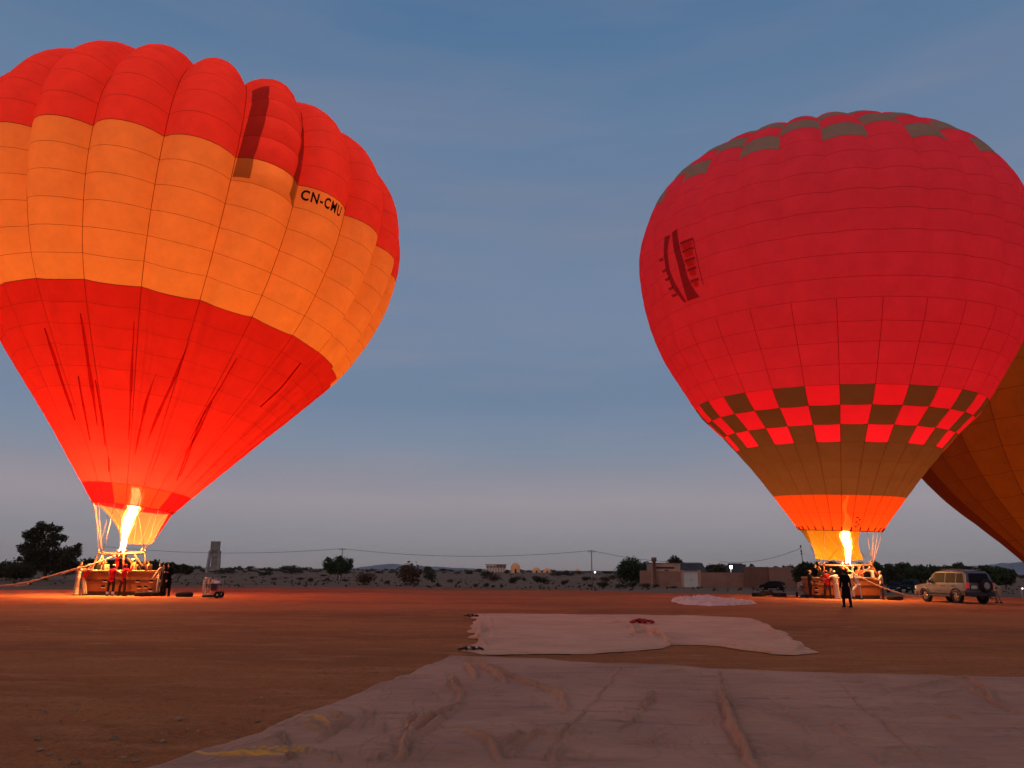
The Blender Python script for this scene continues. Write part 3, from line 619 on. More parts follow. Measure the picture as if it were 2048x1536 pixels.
def wicker(name, c1, c2):
    m = bpy.data.materials.new(name); m.use_nodes = True; n = m.node_tree; b = n.nodes['Principled BSDF']; b.inputs['Roughness'].default_value = .6; b.inputs['Specular IOR Level'].default_value = .3
    g = n.nodes.new('ShaderNodeTexCoord'); w = n.nodes.new('ShaderNodeTexWave'); w.wave_type = 'BANDS'; w.bands_direction = 'Z'; w.inputs['Scale'].default_value = 9; w.inputs['Distortion'].default_value = 1.5; w.inputs['Detail'].default_value = 3; n.links.new(g.outputs['Object'], w.inputs['Vector'])
    t = n.nodes.new('ShaderNodeTexNoise'); t.inputs['Scale'].default_value = 3; t.inputs['Detail'].default_value = 5; n.links.new(g.outputs['Object'], t.inputs['Vector'])
    a = n.nodes.new('ShaderNodeMath'); a.operation = 'ADD'; n.links.new(w.outputs['Fac'], a.inputs[0]); n.links.new(t.outputs['Fac'], a.inputs[1])
    mr = n.nodes.new('ShaderNodeMapRange'); mr.inputs['From Min'].default_value = .5; mr.inputs['From Max'].default_value = 1.5; n.links.new(a.outputs[0], mr.inputs['Value'])
    x = n.nodes.new('ShaderNodeMix'); x.data_type = 'RGBA'; x.inputs['A'].default_value = (*c1, 1); x.inputs['B'].default_value = (*c2, 1); n.links.new(mr.outputs[0], x.inputs['Factor']); n.links.new(x.outputs['Result'], b.inputs['Base Color'])
    w2 = n.nodes.new('ShaderNodeTexWave'); w2.wave_type = 'BANDS'; w2.bands_direction = 'X'; w2.inputs['Scale'].default_value = 7; n.links.new(g.outputs['Object'], w2.inputs['Vector'])
    ml = n.nodes.new('ShaderNodeMath'); ml.operation = 'MULTIPLY'; n.links.new(w.outputs['Fac'], ml.inputs[0]); n.links.new(w2.outputs['Fac'], ml.inputs[1])
    bp = n.nodes.new('ShaderNodeBump'); bp.inputs['Strength'].default_value = .5; bp.inputs['Distance'].default_value = .02; n.links.new(ml.outputs[0], bp.inputs['Height']); n.links.new(bp.outputs[0], b.inputs['Normal'])
    return m
WICK = wicker('wicker', (.34, .105, .022), (.20, .05, .011)); HIDE = mat('dark_hide_base', (.035, .016, .010), .7, .3, var=.4, vscale=4)
RIM = mat('leather_rim', (.50, .25, .11), .6, .3, var=.3, vscale=9); HOLE = mat('foot_hole', (.012, .006, .004), .9, .0); LIP = mat('pale_hole_lip', (.75, .5, .32), .6, .3)
FRAME = mat('burner_frame_metal', (.34, .19, .11), .45, .5, metal=.3); POLE_M = mat('padded_upright', (.40, .14, .05), .7, .2, var=.3, vscale=8); STEEL = mat('burner_steel', (.5, .45, .4), .3, .5, metal=.9)
def basket(root, W_, D_, H_, holes, z0=.03, taper=.955):
    """open wicker basket, W wide, D deep, in the thing's own axes"""
    b = MB(); th = .07
    def wall(x0, y0, x1, y1, z1=H_):
        n = 10; V = []; F = []
        for j, (zz, k) in enumerate(((z0+.20, taper+.012), (z0+.45, taper+.02), (z1, 1.0))):
            for side in (0, 1):
                for i in range(n+1):
                    t = i/n; x, y = x0+(x1-x0)*t, y0+(y1-y0)*t; L = math.hypot(x, y); kk = k-(th/max(abs(x) if x0 == x1 else abs(y), .3))*side
                    V.append((x*k if x0 != x1 else x*kk, y*k if y0 != y1 else y*kk, zz))
        s1 = n+1
        for j in range(2):
            for side in (0, 1):
                o = j*2*s1+side*s1
                for i in range(n): q = [o+i, o+i+1, o+2*s1+i+1, o+2*s1+i]; F.append(q if side == 0 else q[::-1])
        o = 2*2*s1
        for i in range(n): F.append([o+i, o+i+1, o+s1+i+1, o+s1+i])
        b.add(V, F)
    x, y = W_/2, D_/2
    wall(-x, -y, x, -y); wall(x, -y, x, y); wall(x, y, -x, y); wall(-x, y, -x, -y)
    bk = b.build('basket', WICK, root)
    b = MB(); b.box((0, 0, z0+.10), (W_*taper, D_*taper, .2), taper=1.012); b.build('basket_base', HIDE, bk, bevel=.05)
    b = MB(); b.tube([(-x, -y, H_), (x, -y, H_), (x, y, H_), (-x, y, H_)], .055, 8, closed=True); b.build('rim', RIM, bk, smooth_=True)
    b = MB(); b.box((0, -y*.985-.012, H_*.63), (W_*.985, .025, .035)); b.build('rope_band', HIDE, bk)
    for px_ in (-W_*.26, W_*.0, W_*.25): b = MB(); b.box((px_, 0, H_*.55), (.05, D_*.96-.16, H_*.85)); b.build('partition', WICK, bk)
    for (hx_, hz_) in holes:
        k = taper+.02+(1-taper-.02)*(hz_-.45)/(H_-.45) if hz_ > .45 else taper+.015
        yy = -y*k
        b = MB(); b.box((hx_, yy-.004, hz_), (.19, .05, .10)); b.build('foot_hole', HOLE, bk)
        b = MB(); b.box((hx_, yy-.02, hz_-.075), (.20, .06, .035)); b.build('hole_lip', LIP, bk)
    return bk
def burner(root, corners, uprights, jets, z):
    """frame on padded uprights with its burners"""
    b = MB(); b.tube(corners, .045, 8, closed=True)
    b.tube([(corners[0]+corners[3])/2, (corners[1]+corners[2])/2], .035, 6); b.tube([(corners[0]*.65+corners[1]*.35), (corners[3]*.65+corners[2]*.35)], .035, 6); b.tube([(corners[0]*.35+corners[1]*.65), (corners[3]*.35+corners[2]*.65)], .035, 6)
    fr = b.build('burner_frame', FRAME, root, smooth_=True)
    for c in corners:
        b = MB(); b.tube([c-np.array([0, 0, .08]), c+np.array([0, 0, .22])], .05, 8); b.build('frame_corner', FRAME, fr, smooth_=True)
    for a_, c2 in uprights:
        m = (np.array(a_)+np.array(c2))/2; b = MB(); b.tube([a_, m+np.array([0, 0, .02]), c2], [.06, .055, .045], 8); b.build('upright', POLE_M, root, smooth_=True)
    for j in jets:
        b = MB(); b.lathe([(.05, -.32), (.13, -.3), (.14, -.05), (.17, 0), (.17, .16), (.15, .16), (.15, .02), (.05, 0)], j, seg=16); b.lathe([(.012, -.25), (.19, -.2), (.19, -.17), (.012, -.15)], j, seg=16)
        b.tube([np.array(j)+np.array([.17*math.cos(t), .17*math.sin(t), -.02+.012*t]) for t in np.linspace(0, 12.5, 40)], .014, 5)
        b.build('burner', STEEL, fr, smooth_=True)
def cables(root, env, gores, corners, m, r=.014):
    for g_ in gores:
        f = env.phi0+g_*2*math.pi/env.n; p = env.P(np.array([.02]), np.array([f]))[0]; c = min(corners, key=lambda q: np.linalg.norm(q[:2]-p[:2]))
        b = MB(); mid = (p+c)/2-np.array([0, 0, .04]); b.tube([p, mid, c], r, 5); b.build('suspension_cable', m, root, smooth_=True)
def scoop(root, env, f0, f1, bot, m, n=26, nv=10, sag=.25, trim=None):
    """curtain of cloth hanging from the mouth on the far side, gathered on the frame"""
    t = np.linspace(0, 1, n+1); f = f0+(f1-f0)*t; top = env.P(np.full(n+1, .05), f, -.03)
    bot = np.array(bot); d = np.linspace(0, 1, len(bot)); B = np.stack([np.interp(t, d, bot[:, k]) for k in range(3)], -1); V = []
    for j in range(nv+1):
        v = j/nv; q = top*(1-v)+B*v; c = (q.mean(0)); q = q+(q-c)*(-sag*math.sin(math.pi*v)*.25)
        q[:, 1] += .35*sag*math.sin(math.pi*v); V.append(q)
    o = mesh('scoop', np.array(V).reshape(-1, 3), grid_faces(n+1, nv+1), m, root)
    for k in range(2, n, 5):
        q = np.array(V)[:, k]; b = MB(); b.tube(q+np.array([0, -.015, 0]), .012, 4); b.build('scoop_seam', LINE_R if False else FRAME, o, smooth_=True)
    return o

# ---------------- left balloon
XLn = [(2.17, 0), (3.85, 2.15), (5.65, 4.45), (8.35, 7.75), (10.75, 10.95), (12.1, 13.72), (12.9, 16.82), (12.98, 20.24), (11.6, 23.2), (8.8, 25.1), (4.9, 26.1), (0, 26.4)]
EL_ = Env((-22.672+.1506, 46.4, 4.953), (.0918, .0673), (-.0222, -.0057), XLn, 22, -1.03, lambda l, p: np.interp(l, [0, 5, 12, 16, 24, 34, 40], [.035, .05, .13, .23, .29, .34, .16]))
l_rb = [0, EL_.l_of_z(1.04)]; lo = EL_.l_of_z(10.12); hi = EL_.l_of_z(17.66)
rowsL = l_rb+list(np.linspace(l_rb[1], lo, 11)[1:])+list(np.linspace(lo, hi, 7)[1:]); 
while rowsL[-1]+1.35 < EL_.L*.95: rowsL.append(rowsL[-1]+1.35)
rowsL.append(EL_.L)
jo = rowsL.index(lo) if lo in rowsL else 11
def colL(g_, j):
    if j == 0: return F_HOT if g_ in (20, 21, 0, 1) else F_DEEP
    if j < 11: return F_RED
    if j < 17: return F_ORG
    return F_REDT
def foldL(l, p):
    """slack lower skin hangs in creases beside the load tapes"""
    t = ((p-EL_.phi0)*22/(2*math.pi)) % 1.0
    w = smooth((l-1)/3)*smooth((15-l)/4)
    left_bias = .6+.4*np.sin(p*1.0+1.2)
    a = -.24*np.exp(-((t-.13-.03*np.sin(l*.5+p*3))/.06)**2)-.08*np.exp(-((t-.30-.05*np.sin(l*.4))/.05)**2)+.05*np.exp(-((t-.2)/.05)**2)
    c = .035*np.sin(t*38+l*.6+3*np.sin(p*5))*smooth((t-.0)/.2)*smooth((.6-t)/.3)
    rnd = .5+.5*np.sin(np.floor((p-EL_.phi0)*22/(2*math.pi)+1e-6)*2.7+1)
    return w*(a*(.35+.65*rnd)*left_bias+c*rnd)
BL = empty('hot_air_balloon', (-23.55, 46.4, 0), 0, 'huge red balloon with wide orange band, standing over its basket at left', 'hot air balloon', 'hot air balloons')
def relink(root):
    bpy.context.view_layer.update()
    inv = root.matrix_world.inverted()
    for o in root.children: o.matrix_parent_inverse = inv
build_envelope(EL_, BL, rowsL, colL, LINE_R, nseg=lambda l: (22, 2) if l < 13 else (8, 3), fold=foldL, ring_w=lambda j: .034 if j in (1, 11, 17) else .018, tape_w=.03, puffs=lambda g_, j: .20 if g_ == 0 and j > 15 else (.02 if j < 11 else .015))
# turning-vent slits: dark strips on one gore
VENT = bpy.data.materials.new('dark_vent_strip'); VENT.use_nodes = True; _n = VENT.node_tree; _n.nodes.clear()
_o = _n.nodes.new('ShaderNodeOutputMaterial'); _d = _n.nodes.new('ShaderNodeBsdfDiffuse'); _d.inputs[0].default_value = (.05, .02, .02, 1); _t = _n.nodes.new('ShaderNodeBsdfTransparent'); _x = _n.nodes.new('ShaderNodeMixShader'); _x.inputs[0].default_value = .62
_n.links.new(_t.outputs[0], _x.inputs[1]); _n.links.new(_d.outputs[0], _x.inputs[2]); _n.links.new(_x.outputs[0], _o.inputs[0])
def strip(root, env, pts, name='vent_strip', m=None, n=28, off=.06, rows=None, puff=0.):
    """pts: (l, phi0, phi1) stations"""
    a = np.array(pts, float); t = np.linspace(0, 1, n); d = np.linspace(0, 1, len(a)); l = np.interp(t, d, a[:, 0]); f0 = np.interp(t, d, a[:, 1]); f1 = np.interp(t, d, a[:, 2])
    def pf(l, f):
        if rows is None: return 0.
        i = np.clip(np.searchsorted(rows, l)-1, 0, len(rows)-2); R_ = np.array(rows); tv = 2*(l-R_[i])/(R_[i+1]-R_[i])-1; tu = 2*(((f-env.phi0)*env.n/(2*math.pi)) % 1)-1
        return puff*(1-tv**2)*(1-np.abs(tu)**3)
    P_ = np.stack([env.P(l, f0+(f1-f0)*k, off+pf(l, f0+(f1-f0)*k)) for k in np.linspace(0, 1, 5)]); return mesh(name, P_.reshape(-1, 3), grid_faces(n, 5), m or VENT, root)
dL = 2*math.pi/22; g1 = -1.03; g2 = -1.03+dL
lz = lambda z: EL_.l_of_z(z)
strip(BL, EL_, [(lz(22.5), g1+.018, g1+.078), (lz(21.2), g1+.020, g1+.078), (lz(19.4), g1+.012, g1+.070), (lz(17.66), g1+.006, g1+.060), (lz(16.49), g1+.004, g1+.062)], n=60, rows=rowsL, puff=.2)
strip(BL, EL_, [(lz(22.6), g2-.028, g2-.010), (lz(21), g2-.045, g2-.012), (lz(19.2), g2-.048, g2-.012), (lz(17.66), g2-.050, g2-.010), (lz(16.6), g2-.055, g2-.012), (lz(16.3), g2-.010, g2-.006)], n=60, rows=rowsL, puff=.2)
# registration letters
def lettering(root, env, text, l0, f0, l1, f1, h, m, name='registration_letters'):
    cu = bpy.data.curves.new('t', 'FONT'); cu.body = text; cu.size = 1.0; cu.offset = .03; cu.space_character = 1.22; cu.resolution_u = 3; to = bpy.data.objects.new('t', cu); COL.objects.link(to)
    dg = bpy.context.evaluated_depsgraph_get(); me = bpy.data.meshes.new_from_object(to.evaluated_get(dg)); bpy.data.objects.remove(to)
    bm = bmesh.new(); bm.from_mesh(me); 
    v = np.array([q.co[:] for q in bm.verts]); x0, x1 = v[:, 0].min(), v[:, 0].max(); y0, y1 = v[:, 1].min(), v[:, 1].max()
    t = (v[:, 0]-x0)/(x1-x0); hh = (v[:, 1]-y0)/(y1-y0)
    Pn = env.P(l0+(l1-l0)*t+hh*h, f0+(f1-f0)*t, .10)
    faces = [[q.index for q in f.verts] for f in bm.faces]; bm.free()
    return mesh(name, Pn, faces, m, root, smooth_=False)
INK = mat('black_lettering', (.008, .006, .006), .8, .1)
lettering(BL, EL_, 'CN-CMU', lz(17.66)-.88, g2+.014, lz(17.66)-.88, g2+dL-.092, .64, INK)
# slack cloth gathered into doubled folds that let less light through
def penv(env, px, py):
    if not hasattr(env, 'tab'):
        l = np.linspace(0, min(30, env.L), 400); f = np.linspace(-3.15, .15, 700); Lg, Fg = np.meshgrid(l, f, indexing='ij'); env.tab = (Lg, Fg, proj(env.P(Lg, Fg)))
    Lg, Fg, Q = env.tab; i = np.unravel_index(((Q-np.array([px, py]))**2).sum(-1).argmin(), Lg.shape); return float(Lg[i]), float(Fg[i])
F_FOLD = fabric('doubled_red_cloth', (.45, .04, .03), (.45, .02, .014), .6, var=.1, clear=.80)
_gf = random.Random(4)
def gather(env, pts, w, n=30):
    q = [penv(env, *p) for p in pts]; d = np.linspace(0, 1, len(q)); t = np.linspace(0, 1, n); l = np.interp(t, d, [a[0] for a in q]); f = np.interp(t, d, [a[1] for a in q])
    r = np.maximum(np.interp(l, env.l, env.r), .8); ww = .62*w*np.sin(np.pi*np.clip(t*.96+.02, 0, 1))**.8*(1+.25*np.sin(t*13+w*40)); P_ = []
    for k, o2 in zip((-.5, -.2, .15, .5), (.03, .10, .12, .03)): P_.append(env.P(l, f+k*ww/r, o2+foldL(l, f+k*ww/r)))
    return mesh('gathered_fold', np.array(P_).reshape(-1, 3), grid_faces(n, 4), F_FOLD, BL)
for pts, w in (([(92, 655), (111, 717), (135, 790), (152, 840)], .26), ([(163, 625), (174, 705), (184, 770), (196, 850)], .30), ([(268, 640), (264, 724), (261, 800), (257, 880)], .20), ([(378, 685), (345, 765), (315, 830), (292, 890)], .28), ([(158, 750), (170, 820), (182, 880)], .18), ([(193, 760), (203, 825), (212, 890)], .16),
        ([(312, 745), (292, 805), (280, 860), (270, 910)], .24), ([(474, 715), (440, 775), (404, 832), (380, 880)], .18), ([(425, 800), (395, 865), (372, 905), (352, 960)], .20), ([(410, 820), (384, 884), (360, 950)], .12), ([(219, 913), (219, 942)], .12), ([(600, 725), (560, 775), (520, 812)], .14)): gather(EL_, pts, w)
# mouth ring
def mouth_band(root, env, m, w=.12):
    t = np.linspace(0, 2*math.pi, env.n*6+1); P_ = np.stack([env.P(np.full_like(t, k), t, .02) for k in (-.02, w)]); return mesh('mouth_band', P_.reshape(-1, 3), grid_faces(len(t), 2), m, root)
mouth_band(BL, EL_, LINE_R, .05)
for g_ in range(22):                                # carabiner tabs at the tape ends
    f = EL_.phi0+g_*dL; b = MB(); p = EL_.P(np.array([-.06, .22]), np.array([f, f]), .03); b.tube(p, .03, 5); b.build('tape_end', LINE_R, BL)
# frame corners (world): front-left, front-right, back-right, back-left
zf = at(243, 1106, 46.4)[2]
fcL = [np.array(at(205, 1109, 45.75)), np.array(at(290, 1107, 45.75)), np.array(at(283, 1104, 47.1)), np.array(at(197, 1106, 47.1))]
bx0, bx1 = at(168, 1150, 45.6)[0], at(313, 1150, 45.6)[0]; bcx, bw = (bx0+bx1)/2, (bx1-bx0)
top_ = 1.36
ups = [(np.array([at(182, 1140, 45.6)[0], 45.7, top_]), fcL[3]), (np.array([at(207, 1140, 45.6)[0], 45.62, top_]), fcL[0]), (np.array([at(246, 1140, 45.6)[0], 45.62, top_]), fcL[0]*.5+fcL[1]*.5), (np.array([at(253, 1140, 45.6)[0], 47.1, top_]), fcL[3]*.45+fcL[2]*.55),
       (np.array([at(267, 1140, 45.6)[0], 47.1, top_]), fcL[2]*.8+fcL[3]*.2), (np.array([at(292, 1140, 45.6)[0], 45.62, top_]), fcL[1]), (np.array([at(232, 1140, 47)[0], 47.1, top_]), fcL[3]*.6+fcL[2]*.4)]
jL = [np.array(at(238, 1104, 46.2)), np.array(at(248, 1104, 46.6))]
burner(BL, fcL, ups, jL, zf)
cables(BL, EL_, [0, 2, 6, 9, 13, 15, 16, 17, 18, 20], fcL, ROPE, .017)
scoop(BL, EL_, math.pi+.05, .55, [at(247, 1085, 46.9), at(258, 1088, 47.1), at(280, 1089, 47.1), at(303, 1088, 46.9)], F_SCOOP, sag=.5)
side = scoop(BL, EL_, .55, .0, [at(303, 1088, 46.9), at(306, 1084, 46.6), at(310, 1076, 46.4)], F_DEEP, n=8, sag=.1); side['label'] = 'deep red side flap of the scoop'
flame(BL, at(243, 1104, 46.4), at(276, 967, 46.4), .46, 1.3, ([0, .06, .2, .4, .6, .75, .88, 1], [.22, .36, .5, .72, 1.0, .95, .85, .6]), .55)
relink(BL)
# basket in its own local frame under the root
HL = [(at(211, 1150, 45.6)[0]-bcx, .83), (at(286-10, 1150, 45.6)[0]-bcx, .83), (at(209, 1150, 45.6)[0]-bcx, .50), (at(281, 1150, 45.6)[0]-bcx, .48), (at(293, 1150, 45.6)[0]-bcx, .50), (at(303, 1150, 45.6)[0]-bcx, .83), (at(303, 1150, 45.6)[0]-bcx, .34)]
BL_loc = BL.location.copy()
bk = basket(BL, bw, 1.65, 1.36, HL); bk.location = (bcx-BL_loc[0], 46.42-BL_loc[1], 0); bk.rotation_euler = (0, 0, math.radians(1.2))
GASC = (1, .46, .16)
L1 = lamp('flame_and_fill_light', EL_.ax(2.6)+np.array([0, -.9, 0]), 4200, .5, (1, .56, .23)); L2 = lamp('flame_and_fill_light', EL_.ax(6.5), 500, 1.2, GASC); L3 = lamp('flame_and_fill_light', at(252, 1052, 45.2), 3400, .25, (1, .42, .11)); L4 = lamp('flame_and_fill_light', EL_.ax(13.5), 6000, 2.2, GASC)  # lamps by the flame, plus added fill lamps higher up in the envelope
# ---------------- right balloon
LINE_D = mat('load_tape_dark', (.22, .012, .018), .8, .1)
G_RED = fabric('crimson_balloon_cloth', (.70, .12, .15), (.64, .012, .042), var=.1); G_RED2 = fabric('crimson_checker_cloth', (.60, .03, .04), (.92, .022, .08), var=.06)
G_KHA = fabric('khaki_balloon_cloth', (.13, .11, .075), (.13, .060, .020), var=.1); G_KHT = fabric('sky_paled_khaki_cloth', (.44, .42, .30), (.14, .085, .05), var=.1)  # crown khaki is a lighter copy with sky light worked into the colour
G_HOT = fabric('orange_red_mouth_cloth', (.7, .10, .02), (.62, .075, .012), var=.05, clear=.16)
XR = [(2.49, 0), (4.26, 2.51), (5.45, 4.1), (7.11, 6.07), (8.58, 7.6), (9.86, 9.67), (11.26, 12.24), (12.23, 15.5), (12.35, 19.39), (10.79, 23.04), (7.9, 25.2), (4.2, 26.3), (0, 26.7)]
ER = Env((21.782-.3087, 51.0, 4.251), (.0191, -.0544), (-.0278, .0042), XR, 30, -1.92, lambda l, p: np.interp(l, [0, 8, 16, 26, 34, 40], [.02, .035, .06, .12, .15, .08]))
zr = [1.08, 2.13, 3.13, 4.1, 5.12, 6.06, 7.05, 8.08, 9.12, 10.25, 11.26, 12.4, 13.47, 14.63, 15.87, 17.0, 18.18]
rowsR = [0]+[ER.l_of_z(z) for z in zr]; lt_ = ER.l_of_z(21.75); rowsR += list(np.linspace(rowsR[-1], lt_, 4)[1:]); k0_ = len(rowsR)-1
for k in range(4): rowsR.append(rowsR[-1]+1.30)
while rowsR[-1]+1.5 < ER.L*.95: rowsR.append(rowsR[-1]+1.4)
rowsR.append(ER.L)
def colR(g_, j):
    if j < 2: return G_HOT
    if j < 5: return G_KHA
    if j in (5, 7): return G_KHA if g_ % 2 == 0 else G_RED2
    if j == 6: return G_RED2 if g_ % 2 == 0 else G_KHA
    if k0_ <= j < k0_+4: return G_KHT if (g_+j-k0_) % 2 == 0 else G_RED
    return G_RED
BR = empty('hot_air_balloon', (21.5, 51, 0), 0, 'round crimson balloon with khaki checkers, upright over its basket at right', 'hot air balloon', 'hot air balloons')
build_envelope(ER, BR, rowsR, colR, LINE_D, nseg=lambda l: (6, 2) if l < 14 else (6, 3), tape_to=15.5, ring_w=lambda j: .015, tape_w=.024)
dR = 2*math.pi/30
mouth_band(BR, ER, LINE_D, .05)
for g_ in range(30):
    f = ER.phi0+g_*dR; b = MB(); p = ER.P(np.array([-.08, .30]), np.array([f, f]), .03); b.tube(p, .045, 5); b.build('tape_end', LINE_D, BR)
lz2 = lambda z: ER.l_of_z(z)
# turning vent: two bowed strips, frame lines and small flaps
strip(BR, ER, [(lz2(18.25), -2.795, -2.760), (lz2(17.2), -2.812, -2.785), (lz2(16.0), -2.812, -2.785), (lz2(15.0), -2.795, -2.765), (lz2(14.2), -2.760, -2.725), (lz2(13.75), -2.725, -2.70)])
strip(BR, ER, [(lz2(18.25), -2.735, -2.680), (lz2(17.2), -2.728, -2.672), (lz2(16.0), -2.706, -2.655), (lz2(15.0), -2.70, -2.645), (lz2(14.2), -2.692, -2.622), (lz2(13.75), -2.690, -2.60)])
F_FLAP = fabric('bright_flap_cloth', (.65, .05, .04), (.9, .03, .02), var=.05)
for k, z in enumerate((17.2, 16.6, 16.0, 15.4, 14.75)):
    strip(BR, ER, [(lz2(z)+.10, -2.665+.008*k, -2.585), (lz2(z)-.05, -2.665+.008*k, -2.585+.004)], 'flap', VENT, 4, .05)
    strip(BR, ER, [(lz2(z)-.06, -2.655+.008*k, -2.59), (lz2(z)-.42, -2.645+.008*k, -2.588)], 'flap', F_FLAP, 4, .10)
for k, z in enumerate((16.9, 16.1, 15.5, 14.9, 14.4)):
    strip(BR, ER, [(lz2(z)+.08, -2.86+.012*k, -2.82+.012*k), (lz2(z)-.10, -2.85+.012*k, -2.82+.012*k)], 'flap', VENT, 4, .06)
strip(BR, ER, [(lz2(17.3), -2.582, -2.579), (lz2(14.3), -2.566, -2.563)], 'vent_edge', LINE_D, 20, .05)
# small dark print by the mouth
b = MB()
for r_ in range(3):
    for c in range(5):
        f = ER.phi0+dR*1.28+.055*(c % 2)+.0; l = .32+.17*c
        p = ER.P(np.array([l, l, l+.10, l+.10]), np.array([f, f+.045, f+.045, f])+r_*0, .05)
        if r_ == 0: b.add(p, [[0, 1, 2, 3]])
b.build('printed_marks', LINE_D, BR)
fcR = [np.array(at(1648, 1131.5, 50.3)), np.array(at(1745, 1131.5, 50.3)), np.array(at(1741, 1129, 51.7)), np.array(at(1638, 1130, 51.7))]
rx0, rx1 = at(1622, 1160, 50.3)[0], at(1760, 1160, 50.3)[0]; rcx, rw = (rx0+rx1)/2, rx1-rx0; topR = 1.27
U_ = lambda px, Y: np.array([at(px, 1150, Y)[0], Y, topR])
upsR = [(U_(1649, 50.3), fcR[0]), (U_(1758, 50.3), fcR[1]), (U_(1687, 50.3), fcR[0]*.6+fcR[1]*.4), (U_(1712, 50.3), fcR[0]*.25+fcR[1]*.75), (U_(1634, 51.8), fcR[3]), (U_(1750, 51.8), fcR[2]), (U_(1700, 51.8), (fcR[2]+fcR[3])/2)]
jR = [np.array(at(1693, 1129, 50.8)), np.array(at(1685, 1129, 51.3))]
burner(BR, fcR, upsR, jR, 0)
cables(BR, ER, [1, 3, 4, 5, 7, 10, 14, 20, 24, 28], fcR, ROPE, .016)
# scoop all round the far side and the left
fsR = math.pi+.25; feR = .62
scoop(BR, ER, fsR, feR, [at(1631, 1117, 50.9), at(1650, 1120, 51.6), at(1680, 1121, 51.9), at(1710, 1121, 51.8), at(1727, 1120, 51.2)], F_SCOOPY, sag=.35)
flame(BR, at(1697, 1127, 51), at(1692, 1056, 51), .40, 4.1, ([0, .08, .3, .6, .85, 1], [.25, .4, .62, .85, 1.0, .8]), .35)
pl0, pl1 = at(1692, 1060, 51), at(1693, 984, 51); V = []; nv, nu = 26, 12
for i in range(nv+1):
    t = i/nv; r_ = .30*(1-t)**.8*(.75+.35*math.sin(t*11))+.02
    for q in range(nu):
        a = 2*math.pi*q/nu; V.append(pl0+(pl1-pl0)*t+np.array([r_*math.cos(a)+.14*math.sin(t*8), r_*math.sin(a), 0]))
mesh('flame_plume', V, [[i*nu+q, i*nu+(q+1) % nu, (i+1)*nu+(q+1) % nu, (i+1)*nu+q] for i in range(nv) for q in range(nu)], flame_mat('flame_plume_gas', (1, .5, .08), 1.4), BR)
relink(BR)
HRs = [(at(1633, 1150, 50.3)[0]-rcx, 1.0), (at(1632, 1150, 50.3)[0]-rcx, .62), (at(1632, 1150, 50.3)[0]-rcx, .35)]
bk = basket(BR, rw, 1.65, 1.27, HRs); bk.location = (rcx-21.5, 0.12, 0); bk.rotation_euler = (0, 0, math.radians(-2))
lamp('flame_and_fill_light', ER.ax(1.5)+np.array([0, -.1, 0]), 420, .5, (1, .5, .17)); lamp('flame_and_fill_light', ER.ax(5.5), 1900, 1.2, GASC); lamp('flame_and_fill_light', at(1692, 1092, 49.7), 1500, .25, (1, .46, .14)); lamp('flame_and_fill_light', ER.ax(12.5), 3100, 2.2, GASC)  # the upper lamps inside the skin are added fill, well above the fire
# ---------------- third balloon, half out of the frame behind the crimson one
H_OCH = fabric('ochre_balloon_cloth', (.66, .24, .02), (.74, .27, .02), var=.12); H_BRN = fabric('brown_red_balloon_cloth', (.40, .075, .02), (.42, .07, .015), var=.12); H_REDP = fabric('scarlet_patch_cloth', (.7, .04, .02), (.7, .03, .01))
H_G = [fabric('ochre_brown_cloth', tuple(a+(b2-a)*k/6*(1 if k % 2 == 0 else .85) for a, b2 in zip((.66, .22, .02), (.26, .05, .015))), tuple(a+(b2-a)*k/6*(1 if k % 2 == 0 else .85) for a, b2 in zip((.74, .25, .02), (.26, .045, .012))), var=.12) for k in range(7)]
LINE_B = mat('load_tape_brown', (.12, .035, .01), .8, .1)
X3 = [(2.6, 0), (4.7, 3.0), (7.3, 6.0), (10.0, 9.0), (12.4, 12.6), (13.9, 16.6), (14.2, 20.6), (12.8, 24.6), (9.6, 27.6), (5.2, 29.2), (0, 29.8)]
m3 = at(2153.5, 1165, 70)
E3 = Env(m3, (-.047, .039), (.06, 0), [(a*.883, c*.883) for a, c in X3], 24, -1.7, lambda l, p: np.interp(l, [0, 8, 18, 30, 40], [.05, .10, .16, .18, .08]))
rows3 = list(np.linspace(0, E3.L, 17))
def col3(g_, j):
    s_ = (g_) % 24
    return H_OCH
B3 = empty('hot_air_balloon', (float(m3[0]), 70, 0), 0, 'leaning ochre balloon, only its lower flank visible behind the crimson balloon', 'hot air balloon', 'hot air balloons')
_sel = {}
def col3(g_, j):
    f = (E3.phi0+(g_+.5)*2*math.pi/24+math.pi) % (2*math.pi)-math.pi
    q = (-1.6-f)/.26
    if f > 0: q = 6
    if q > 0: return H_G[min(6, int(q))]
    if -1.75 < f < -1.3 and 5 <= j < 7: return H_REDP
    return H_OCH
build_envelope(E3, B3, rows3, col3, LINE_B, nseg=lambda l: (6, 3), tape_w=.04)
relink(B3)
lamp('flame_and_fill_light', E3.ax(11.5)+np.array([5., 0, 2.]), 2300, 1.5, GASC)  # fill lamp added to brighten the ochre skin; no flame in view here
